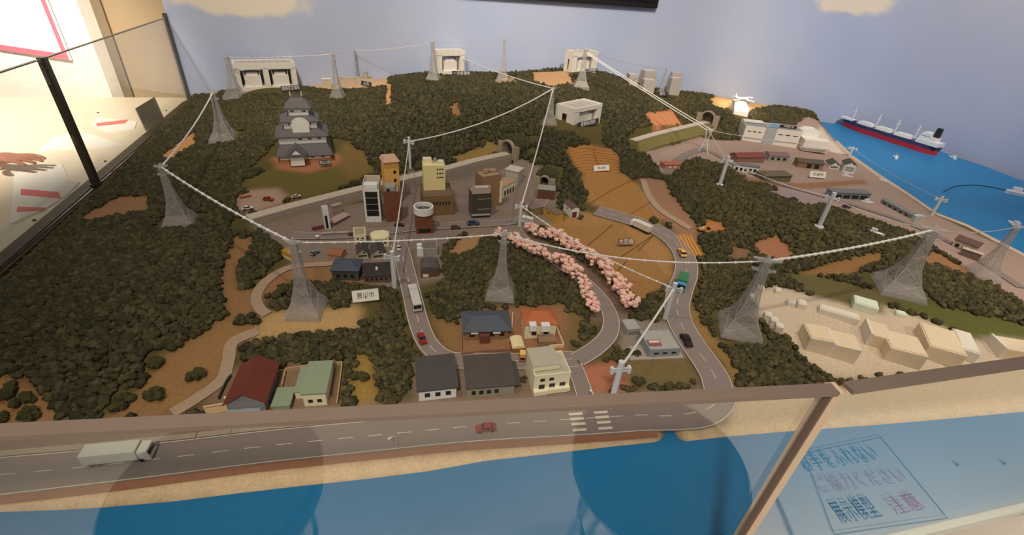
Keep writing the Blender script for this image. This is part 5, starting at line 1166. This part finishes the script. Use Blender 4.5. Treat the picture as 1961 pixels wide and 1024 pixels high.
for i,(p,s,lab) in enumerate((((1512,584),.018,'narrow white foam slab beside the twin blocks'),((1532,588),.020,'white twin-topped foam block behind the cream ones'),((1488,560),.014,'small white foam cube at the pylon side'),((1455,556),.016,'white foam cube half behind the front pylon'),((1468,608),.016,'white foam cube topmost of the stepped row'),((1480,618),.016,'white foam cube in the middle of the stepped row'),((1490,630),.016,'white foam cube lowest of the stepped row'),((1440,570),.012,'tiny white foam chip under the front pylon'))):
    foam(lab, p, (s,s*1.1,s*.9), -.3, FOW, group='small white foam cubes')

# ================================================================== fields
CROP = mat('crop_rows', alb(150,106,56), .95, .2, 120, .3); FUR = mat('furrow_soil', alb(92,64,36), .95, .2, 120)
def field(label, poly, rows, n, m, r=.0018, furrows=()):
    P = gp(poly); c = np.mean(P, axis=0); t = thing('crop_field', label, 'field', (c[0],c[1],hz(*c)))
    (a0,a1),(b0,b1) = [tuple(g(*q)[:2] for q in e) for e in rows]; mb = MB()
    for k in range(n):
        u = (k+.5)/n; s, e = a0+(b0-a0)*u, a1+(b1-a1)*u; L = int(np.linalg.norm(e-s)/.008)+2; run = []
        pts = [s+(e-s)*j/(L-1) for j in range(L)]; ok = inpoly(np.array(pts), P)
        for q, o in zip(pts, ok):
            if o: run.append((q[0]-c[0],q[1]-c[1],hz(*q)-hz(*c)+r*.5))
            else:
                if len(run) > 1: mb.tube(run, r, 4)
                run = []
        if len(run) > 1: mb.tube(run, r, 4)
    o = mb.build('crop_row', m, t); o['kind'] = 'stuff'
    for f in furrows:
        q = [g(*x) for x in f]; L = resample(np.array(q), .008); MB().tube([(x-c[0],y-c[1],hz(x,y)-hz(*c)+.0012) for x,y in L],.0016,4).build('furrow', FUR, t)
field('upper terraced field with cross rows on the wooded slope', CLEAR[5][0], (((1090,286),(1184,286)),((1104,336),(1184,332))), 9, mat('crop_ochre',alb(152,102,54),.95,.2,120), .0022, (((1136,284),(1144,316)),))
field('lower terraced field with rows running down the slope', CLEAR[6][0], (((1112,340),(1190,420)),((1195,332),(1264,420))), 17, CROP, .0016, (((1120,396),(1215,345)),((1205,412),(1250,385))))
field('wide ploughed field inside the bend of the road', CLEAR[7][0], (((1050,432),(1210,575)),((1190,428),(1290,540))), 34, mat('crop_brown',alb(140,102,60),.95,.15,120), .0010, (((1125,470),(1175,428)),((1185,495),(1255,447)),((1182,520),(1200,500)),((1222,480),(1256,446))))
field('small field of orange stripes beside the taxi', CLEAR[9][0], (((1292,451),(1312,492)),((1324,449),(1348,492))), 5, mat('crop_orange',alb(190,132,60),.95,.15,120), .0026)
field('orange patch field above the harbour railway', CLEAR[34][0], (((1232,220),(1252,250)),((1290,210),(1308,240))), 5, mat('crop_rust',alb(176,112,70),.95,.15,120), .004)

# ================================================================== pylons, poles and cables
ACR = acrylic_mat('frosted_acrylic', alb(158,146,134), .66); ACE = acrylic_mat('acrylic_edge', alb(160,152,140), .50)
POLE = mat('pole_white', alb(176,172,164), .5, .05)
TOPS = {}
def pylon(key, base, wpx, ytop, label, arms=2, rz=0.0, wide=1.0):
    P = at(*base) if len(base) == 3 else g(*base); s = FPX/((P-CAM0) @ FWD); w = wpx/s/1.15; h = zat(P[:2], ytop)-P[2]
    t = thing('pylon', label, 'pylon', (P[0],P[1],P[2]), rz, 'clear acrylic power pylons'); prof = [(0,.50),(.05,.47),(.18,.30),(.38,.17),(.62,.11),(.85,.085),(.93,.08)]
    vs = []; n = 4
    for f, r in prof: vs += [(sx*r*w, sy*r*w, h*f) for sx, sy in ((-1,-1),(1,-1),(1,1),(-1,1))]
    fs = [(i*4+k,i*4+(k+1)%4,(i+1)*4+(k+1)%4,(i+1)*4+k) for i in range(len(prof)-1) for k in range(4)]
    MB().add(vs, fs).build('clear_body', ACR, t)
    e = max(.0006, w*.012)
    for sx, sy in ((-1,-1),(1,-1),(1,1),(-1,1)): MB().tube([(sx*r*w,sy*r*w,h*f) for f,r in prof], e, 5).build('leg', ACE, t)
    lb = MB()
    for i in range(1, len(prof)-1):
        (f0,r0),(f1,r1) = prof[i],prof[i+1]
        for k in range(4):
            c0, c1 = ((-1,-1),(1,-1),(1,1),(-1,1))[k], ((-1,-1),(1,-1),(1,1),(-1,1))[(k+1)%4]
            lb.tube([(c0[0]*r0*w,c0[1]*r0*w,h*f0),(c1[0]*r1*w,c1[1]*r1*w,h*f1)], e*.6, 4); lb.tube([(c1[0]*r0*w,c1[1]*r0*w,h*f0),(c0[0]*r1*w,c0[1]*r1*w,h*f1)], e*.6, 4)
    lb.build('cross_bracing', ACE, t)
    MB().frust((w*.52,w*.52),-.004,(w*.50,w*.50),.002).build('foot_plate', ACR, t)
    for k in range(arms):
        zz = h*(.94-.13*k); aw = w*(.22-.03*k)*wide; MB().prism([(-aw,zz+.002),(0,zz-.004),(aw,zz+.002),(aw,zz+.004),(-aw,zz+.004)],-w*.05,w*.05,'y').build('cross_arm', ACE, t)
    MB().frust((w*.085,w*.085),h*.93,(w*.03,w*.03),h).build('peak', ACE, t)
    TOPS[key] = np.array((P[0],P[1],P[2]+h*.94)); return t
pylon('a',(430,265),50,172,'clear pylon in the forest behind the castle, beside the left glass',2,.3)
pylon('b',(345,425),58,312,'clear pylon at the edge of the left forest near the wooden rim',2,.4)
pylon('c',(588,592),72,455,'clear pylon on the tan mound above the white town sign',2,.1)
pylon('d',(958,560),60,440,'clear pylon in the grove between the town and the pink trees',2,0)
pylon('e',(1415,628),82,490,'clear pylon at the white foam cubes',2,-.2,1.5)
pylon('f',(1718,553),85,432,'clear pylon on the lawn ridge above the harbour road',2,-.3,1.3)
pylon('g',(1052,235),32,165,'clear pylon left of the substation on the wooded slope',1,0)
pylon('h',(452,187),38,104,'clear pylon in front of the double substation',1,0,1.6)
pylon('i',(648,188),28,98,'clear pylon in front of the power plant',2,0)
pylon('j',(685,157,.1385),12,92,'slim clear pylon behind the power plant',2,0)
pylon('k',(830,154),30,76,'clear pylon at the left side of the hilltop substation',2,0)
pylon('l',(962,154),26,72,'clear pylon on the ridge between the two hilltop substations',1,0)
pylon('m',(1112,167),34,90,'clear pylon in front of the substation near the bare clearing',2,0)
pylon('n',(1265,180),15,128,'small clear pylon among the beige tower blocks',1,0)
pylon('o',(1880,528),50,428,'clear pylon on the quay near the maroon roofed office',1,-.3)
def pole(key, base, ytop, label, rz=0.0, plate=False, r=.0055):
    P = g(*base); h = zat(P[:2], ytop)-P[2]; t = thing('utility_pole', label, 'pole', tuple(P), rz, 'white utility poles')
    MB().cyl(0,0,-.004,h,r,r*.9,14).build('shaft', POLE, t); z = h*.86; a = .016
    MB().box(-a,a,-.003,-.001,z,z+.003).box(-a,a,-.003,-.001,z-.006,z-.004).build('cross_arm', POLE, t)
    for s in (-1,1): MB().box(s*a-.0025,s*a+.0025,-.006,.002,z-.008,z+.005).build('insulator_box', POLE, t)
    if plate: MB().cyl(0,0,-.002,.004,.014,.013,16).build('foot_plate', POLE, t)
    TOPS[key] = np.array((P[0],P[1],P[2]+z))
pole('p1',(1378,354),299,'white pole on a round foot at the harbour edge of the forest',-.5,True,.007)
pole('p2',(1568,434),369,'white pole on a round foot in the forest above the fish market',-.5,True,.007)
pole('p3',(1273,609),542,'white pole beside the green lorry',-.1)
pole('p4',(1168,779),692,'white pole at the red triangle by the zebra crossing',.2,False,.006)
pole('p5',(786,322),262,'tall white pole behind the yellow tower',-.2,False,.005)
pole('p6',(756,549),481,'white pole on the town street by the black roofed house',-.1,False,.006)
pole('p7',(995,433),388,'white pole at the head of the pink tree road',0,False,.005)
pole('p8',(1784,412),376,'short white pole on the quay edge',-.5,False,.005)
pole('p9',(1626,300),281,'short white pole beside the water side boathouse',-.4,False,.005)
gt = g(1346,291); hgt_ = zat(gt[:2],245)-gt[2]; gan = thing('lattice_gantry', 'white lattice gantry in front of the harbour tunnel', 'gantry', tuple(gt), -.3)
for s in (-1,1):
    MB().tube([(s*.020,-.012,0),(s*.004,0,hgt_*.5),(s*.014,0,hgt_)],.0022,6).build('leg', POLE, gan); MB().tube([(s*.020,.012,0),(s*.004,0,hgt_*.5)],.0022,6).build('leg', POLE, gan)
MB().tube([(-.018,0,hgt_*.92),(.018,0,hgt_*.92)],.002,6).tube([(-.016,0,hgt_*.3),(.016,0,hgt_*.3)],.0016,6).build('cross_bar', POLE, gan); TOPS['q'] = np.array((gt[0],gt[1],gt[2]+hgt_*.9))
CAB = mat('cable_sleeve', alb(188,180,168), .5, .06, 300); WIRE = mat('thin_wire', alb(150,142,134), .5); BEAD = mat('white_bead', alb(226,220,206), .4)
def cable(a, b, sag, label, r=.0016, beads=0, m=None, group='model power cables'):
    A = TOPS[a] if isinstance(a, str) else np.asarray(a); B = TOPS[b] if isinstance(b, str) else np.asarray(b); n = 28
    pts = [A+(B-A)*i/n-np.array((0,0,sag*4*(i/n)*(1-i/n))) for i in range(n+1)]; c = (A+B)/2
    t = thing('power_cable', label, 'cable', tuple(A), 0, group); MB().tube([p-A for p in pts], r, 6).build('sleeve', m or CAB, t)
    if beads:
        bm_ = MB(); L = np.linalg.norm(B-A); k = max(3, int(L/beads))
        for j in range(1, k):
            u = j/k; p = A+(B-A)*u-np.array((0,0,sag*4*u*(1-u)))-A; bm_.add([(p[0]+v[0]*r*1.9,p[1]+v[1]*r*1.9,p[2]+v[2]*r*1.9) for v in ICOS[0][0]], ICOS[0][1])
        o = bm_.build('bead', BEAD, t); o['kind'] = 'stuff'
    else:
        e = MB()
        for p in (pts[1], pts[-2]): e.add([tuple((p-A)+np.array(v)*r*1.5) for v in ICOS[0][0]], ICOS[0][1])
        e.build('end_clamp', BEAD, t)
dz = lambda k, z: TOPS[k]+np.array((0,0,z))
cable('a','b',.012,'white cable from the forest pylon down to the pylon by the wooden rim',.0022)
cable('b','c',.010,'white cable from the pylon by the wooden rim to the pylon on the mound',.0022,.03)
cable('c','d',.006,'beaded white cable over the town houses from the mound to the grove',.0015,.024)
cable('d','e',.030,'beaded white cable over the ploughed field to the foam cube pylon',.0016,.03)
cable('e','f',.008,'striped white cable from the foam cube pylon to the lawn ridge pylon',.0022,.02)
cable('f','o',.012,'thin pale cable from the lawn ridge pylon out along the quay',.0009,0,WIRE)
cable('g','p5',.030,'white cable from the slope pylon down to the tall pole behind the yellow tower',.0022)
cable('g','p7',.012,'white cable from the slope pylon steeply down to the pole at the pink tree road',.0022)
_s2 = at(887,137,.217); cable((_s2[0],_s2[1],zat(_s2,112)),'g',.010,'white cable from the hilltop substation down to the slope pylon',.0022)
cable('p7','p3',.018,'beaded white cable above the pink trees to the pole by the green lorry',.0014,.022)
cable('p3','p4',.004,'thick white cable from the pole by the green lorry to the front pole',.0024)
cable('p5','p6',.006,'white cable dropping past the brown tower to the street pole',.0016)
cable('h','i',.006,'thin cable on the ridge behind the double substation',.0013,.03)
cable('i','j',.002,'short thin cable between the two power plant pylons',.0014)
cable('j','k',.010,'thin cable on the ridge from the power plant to the hilltop substation',.0013,.03)
cable('k','l',.006,'thin wire between the two hilltop pylons',.0010,0,WIRE)
cable('l','m',.010,'thin wire from the ridge pylon to the clearing pylon',.0010,0,WIRE)
cable('m','n',.016,'thin wire from the clearing pylon to the beige tower blocks',.0012,0,WIRE)
_off = np.array((math.cos(-.3),math.sin(-.3),.0))*.015; _up = np.array((0,0,hgt_*.02)); _om = np.array((.006,0,0))
cable(TOPS['m']-_om-np.array((0,0,.012)),TOPS['q']-_off+_up,.004,'upper of the twin white cables running down to the lattice gantry',.0022)
cable(TOPS['m']+_om-np.array((0,0,.012)),TOPS['q']+_off+_up,.004,'lower of the twin white cables running down to the lattice gantry',.0022)
cable('q','p1',.004,'short white cable from the lattice gantry to the forest edge pole',.0012)
cable('p1','p2',.012,'thin white cable over the forest between the two round footed poles',.0012)
cable('p2','f',.012,'thin white cable from the forest pole to the lawn ridge pylon',.0010)
cable('q','p9',.010,'thin white cable in front of the factory to the boathouse pole',.0010)
cable('p9','p8',.012,'thin pale wire over the harbour water between the two short poles',.0008,0,WIRE)

# street lamps along the coastal road
LMP = mat('street_lamp_pole', alb(176,156,126), .5)
for p, lab in (((372,846),'thin street lamp beside the slatted gate'), ((440,836),'thin street lamp in front of the maroon house'), ((760,856),'tall thin street lamp on the beach side of the coastal road'), ((895,800),'thin street lamp in front of the brown-black roofed house'), ((726,806),'thin street lamp in front of the pasture between the houses'), ((1134,778),'thin street lamp beside the front pole')):
    P = g(*p); t = thing('street_lamp', lab, 'street lamp', tuple(P), random.uniform(0,6), 'street lamps on the coastal road'); MB().tube([(0,0,-.003),(0,0,.028),(.004,0,.032),(.010,0,.032)],.0007,6).build('post', LMP, t); MB().box(.008,.014,-.0014,.0014,.031,.0325).build('lamp_head', WHT, t)
# low walls along the pavement
for pts, lab in ((((400,818),(440,814)),'low white gateway wall in front of the wooden slatted gate'), (((460,822),(520,815)),'low pavement wall in front of the maroon house'), (((545,812),(630,804)),'low pavement wall in front of the carport'), (((785,797),(900,787)),'low pavement wall in front of the white fronted house'), (((912,792),(985,783)),'low pavement wall in front of the grey green house'), (((1008,779),(1045,776)),'low pavement wall in front of the cream white house'), (((1165,768),(1245,762)),'low pavement wall beside the front pole')):
    garden_wall(pts, lab, kerb, .007, .002)

# ================================================================== trees
PNK = [mat('blossom_a', alb(200,158,138), .8, .15, 120), mat('blossom_b', alb(192,148,130), .8, .15, 120), mat('blossom_c', alb(206,168,138), .8, .15, 120)]
BARK = mat('bark', alb(70,50,36), .9)
def cherry_proto(k):
    t = thing('cherry_tree', '', 'tree', (0,0,0), 0, 'pink cherry trees along the curved road'); r = random.Random(k); m = MB()
    for i in range(17):
        a = r.uniform(0, 6.28); q = r.uniform(.2,1)**.6*.017; z = .020 + r.uniform(-.007,.010)
        v, f = ICOS[r.randrange(4)]; s = r.uniform(.0045,.0075); m.add([(q*math.cos(a)+p[0]*s, q*math.sin(a)+p[1]*s, z+p[2]*s*.8) for p in v], f)
    m.build('blossom', PNK[k], t); MB().tube([(0,0,-.004),(.001,0,.010),(0,.001,.020)],.0018,6,.001).build('trunk', BARK, t)
    b = MB()
    for a in (0.4,2.5,4.6): b.tube([(0,0,.010),(.010*math.cos(a),.010*math.sin(a),.020)],.0010,5)
    b.build('branch', BARK, t); return t
protos = [cherry_proto(k) for k in range(3)]; used = [False]*3
up = catmull([g(x,y) for x,y in ((1016,447),(1038,457),(1062,462),(1090,478),(1112,490),(1132,504),(1150,522),(1170,540),(1182,558),(1196,578),(1204,598))],10)
lo = catmull([g(x,y) for x,y in ((956,455),(982,468),(1002,480),(1025,490),(1048,500),(1072,513),(1092,526),(1108,545),(1118,562),(1128,582),(1132,602),(1142,612))],10)
for path, step, lab in ((up,.0246,'pink cherry tree in the row on the field side of the curved road'), (lo,.027,'pink cherry tree in the row on the grove side of the curved road')):
    for i, q in enumerate(resample(path, step)):
        k = (i*7+1) % 3; P = (q[0]+random.uniform(-.004,.004), q[1]+random.uniform(-.004,.004)); loc = (P[0],P[1],hz(*P)); a = random.uniform(0,6.28)
        if not used[k]: protos[k].location = loc; protos[k].rotation_euler=(0,0,a); protos[k]['label'] = lab; used[k] = True
        else: dup(protos[k], loc, a, lab, scale=random.uniform(.9,1.2))

# single bushes in the clearings
BSH = mat('bush_green', alb(60,56,30), .95, .3, 200, .6)
for i, (p, r_, lab) in enumerate((((15,755),.016,'round bush on the tan clearing in the left corner'), ((48,772),.014,'dark bush beside the forest in the left corner'), ((60,800),.015,'low bush on the tan clearing near the front glass'), ((0,808),.012,'low bush at the end of the tan clearing'), ((238,774),.016,'bush on the brown slope below the left forest'), ((300,762),.016,'broad bush beside the dirt track'), ((300,700),.014,'small bush on the bare brown slope'), ((372,722),.016,'bush just above the pale dirt track'), ((690,725),.014,'bush on the yellow strip beside the sage roofed house'), ((1252,425),.014,'dark bush at the foot of the lower terraced field'), ((1225,735),.014,'bush on the green verge by the coastal road'), ((672,452),.010,'bare brown tree in the station square'), ((1001,728),.007,'bush beside the brown-black roofed house'), ((532,566),.016,'bush in the loop of the dirt track'), ((570,546),.016,'larger bush in the loop of the dirt track'))):
    P = g(*p); t = thing('bush', lab, 'bush', tuple(P), i*1.3, 'single bushes in the clearings'); m = MB(); rr = random.Random(i)
    for k in range(9): m.blob((rr.uniform(-.7,.7)*r_, rr.uniform(-.7,.7)*r_, r_*rr.uniform(.25,.7)), r_*rr.uniform(.35,.6), .9, variant=rr.randrange(10))
    m.build('foliage', BSH, t); MB().cyl(0,0,-.004,r_*.5,.0015,.001,6).build('stem', BARK, t)

# ---- forest of foam foliage: clumps nobody could count
keep = inside & ~clear & (Z > .005) & (dist_line(GP, CASE, True) > .026) & (dist_line(GP, right_sea, True) > .05)
for path, w in ROADS: keep &= dist_line(GP, path[::2]) > w/2+.012
# keep the clumps off everything that stands on the ground
foots = []
bpy.context.view_layer.update()
for o in scene.objects:
    if o.parent is None and o.get('category') in ('building','house','castle','substation','shed','factory','warehouse','boathouse','tank','sign','power plant','tunnel','railway','car','truck','block','runway','garage','tower','carport','pylon','pole','lamp','kiosk','gantry'):
        pts = np.array([tuple(c.matrix_world @ Vector(b)) for c in o.children if c.type == 'MESH' for b in c.bound_box])
        if len(pts): foots.append((o.get('category'), pts[:,:2].min(0), pts[:,:2].max(0), o))
for cat_, a_, b_, o in foots:
    if cat_ == 'railway':
        for c in o.children:
            if c.name.startswith('track_bed'):
                L = np.array([tuple(c.matrix_world @ v.co)[:2] for v in c.data.vertices])[::4]; keep &= dist_line(GP, L) > .052
    else:
        pad = .006 if cat_ in ('sign','car','truck') else .004; fr = .05 if cat_ == 'sign' else 0 if cat_ == 'pylon' else (.06 if cat_ in ('substation','runway','building','power plant') else .01)
        keep &= ~((MX > a_[0]-pad) & (MX < b_[0]+pad) & (MY > a_[1]-fr) & (MY < b_[1]+pad))
from mathutils.bvhtree import BVHTree
_V, _F = [], []                                      # every solid thing on the model, so no clump grows into one
for o in scene.objects:
    if o.type != 'MESH': continue
    r_ = o
    while r_.parent: r_ = r_.parent
    if r_.get('kind') == 'structure' or r_.get('category') in ('cable','glass panel'): continue
    b_ = len(_V); M_ = o.matrix_world; _V += [M_ @ v.co for v in o.data.vertices]; _F += [tuple(q+b_ for q in p.vertices) for p in o.data.polygons]
SOLID = BVHTree.FromPolygons(_V, _F)
def scatter(mask_fn, name, label, spacing, rmin, rmax, colors, seed, src=None):
    r = np.random.default_rng(seed); xs = np.arange(X0, X1, spacing); ys = np.arange(Y0, Y1, spacing*.9); pts = []
    for j, y in enumerate(ys):
        x = xs + (spacing/2 if j % 2 else 0); pts.append(np.stack([x, np.full_like(x, y)], 1))
    pts = np.concatenate(pts); pts += r.uniform(-.42, .42, pts.shape)*spacing
    i = np.clip(np.rint((pts[:,0]-X0)/ST).astype(int), 0, len(GX)-1); j = np.clip(np.rint((pts[:,1]-Y0)/ST).astype(int), 0, len(GY)-1)
    ok = keep[j,i] & mask_fn(pts); pts, i, j = pts[ok], i[ok], j[ok]
    n = len(pts); zz = np.array([hz(*p) for p in pts]); V, Fc, C = [], [], []; base = 0
    ico = [(np.array(v), np.array(f)) for v, f in (src or ICOF)]
    cl = np.array([alb(*c) for c in colors])
    for k in range(n):
        v, f = ico[r.integers(len(ico))]; s = r.uniform(rmin, rmax); a = r.uniform(0, 6.28); ca, sa = math.cos(a), math.sin(a)
        if SOLID.find_nearest(Vector((pts[k,0], pts[k,1], zz[k]+s*.35)), s*1.42)[0] is not None: continue
        w = v*np.array((s, s*r.uniform(.8,1.15), s*r.uniform(.75,1.1))); w = np.stack([w[:,0]*ca-w[:,1]*sa, w[:,0]*sa+w[:,1]*ca, w[:,2]], 1)
        V.append(w+np.array((pts[k,0], pts[k,1], zz[k]+s*.35))); Fc.append(f+base); base += len(v)
        t = r.uniform(0, 1); q = cl[r.integers(len(cl))]*r.uniform(.75,1.25); C.append(np.tile(q, (len(v),1)))
    V = np.concatenate(V); Fc = np.concatenate(Fc); C = np.concatenate(C)
    me = bpy.data.meshes.new(name); me.vertices.add(len(V)); me.vertices.foreach_set('co', V.ravel())
    me.loops.add(Fc.size); me.loops.foreach_set('vertex_index', Fc.ravel().astype(np.int32))
    me.polygons.add(len(Fc)); me.polygons.foreach_set('loop_start', np.arange(0, Fc.size, 3, dtype=np.int32)); me.update(); me.validate()
    ca_ = me.color_attributes.new('paint', 'FLOAT_COLOR', 'POINT'); ca_.data.foreach_set('color', np.concatenate([C, np.ones((len(C),1))], 1).astype(np.float32).ravel())
    me.materials.append(FOLI); o = bpy.data.objects.new(name, me); COL.objects.link(o); tag(o, label, 'forest', None, 'stuff'); return n
ICOG = [_ico(1, .38, 300+i) for i in range(12)]
ICOF = [_ico(2, .42, 200+i) for i in range(12)]
FOLI = attr_mat('foam_foliage', .95, 300, .35, .8, .08)
GRN = [(62,57,37),(70,62,40),(57,54,36),(76,66,42)]
GRH = [(57,53,36),(64,57,38),(53,50,35),(69,61,40)]; GRL = [(61,56,37),(68,61,40),(56,53,36),(74,65,42)]
def dom(k):
    """which patch a point belongs to: hill behind the town, left slope, groves in front, right-hand hill"""
    yr = lambda p: p[:,1] > 1.30 - .12*(p[:,0]+.7)
    if k == 0: return lambda p: yr(p) & (p[:,0] > -.62) & (p[:,0] < .62)
    if k == 1: return lambda p: (p[:,0] <= -.40) & ~((p[:,0] > -.62) & yr(p))
    if k == 2: return lambda p: (p[:,0] > -.40) & (p[:,0] < .62) & ~(yr(p) & (p[:,0] > -.62))
    return lambda p: p[:,0] >= .62
nf = [scatter(dom(0), 'hill_forest', 'dense dark green foam forest covering the hill behind the town', .0125, .0075, .0120, GRH, 1, ICOG),
      scatter(dom(1), 'slope_forest', 'dense dark green foam forest on the slope along the left rim', .0100, .0056, .0092, GRL, 2),
      scatter(dom(2), 'grove_foliage', 'dark green foam groves between the town streets', .0088, .0048, .0080, GRN, 3),
      scatter(dom(3), 'harbour_forest', 'olive green foam woods between the field and the harbour', .0112, .0064, .0102, [(62,56,37),(70,62,40),(58,53,36),(78,67,42)], 4, ICOG)]
print('clumps', nf)
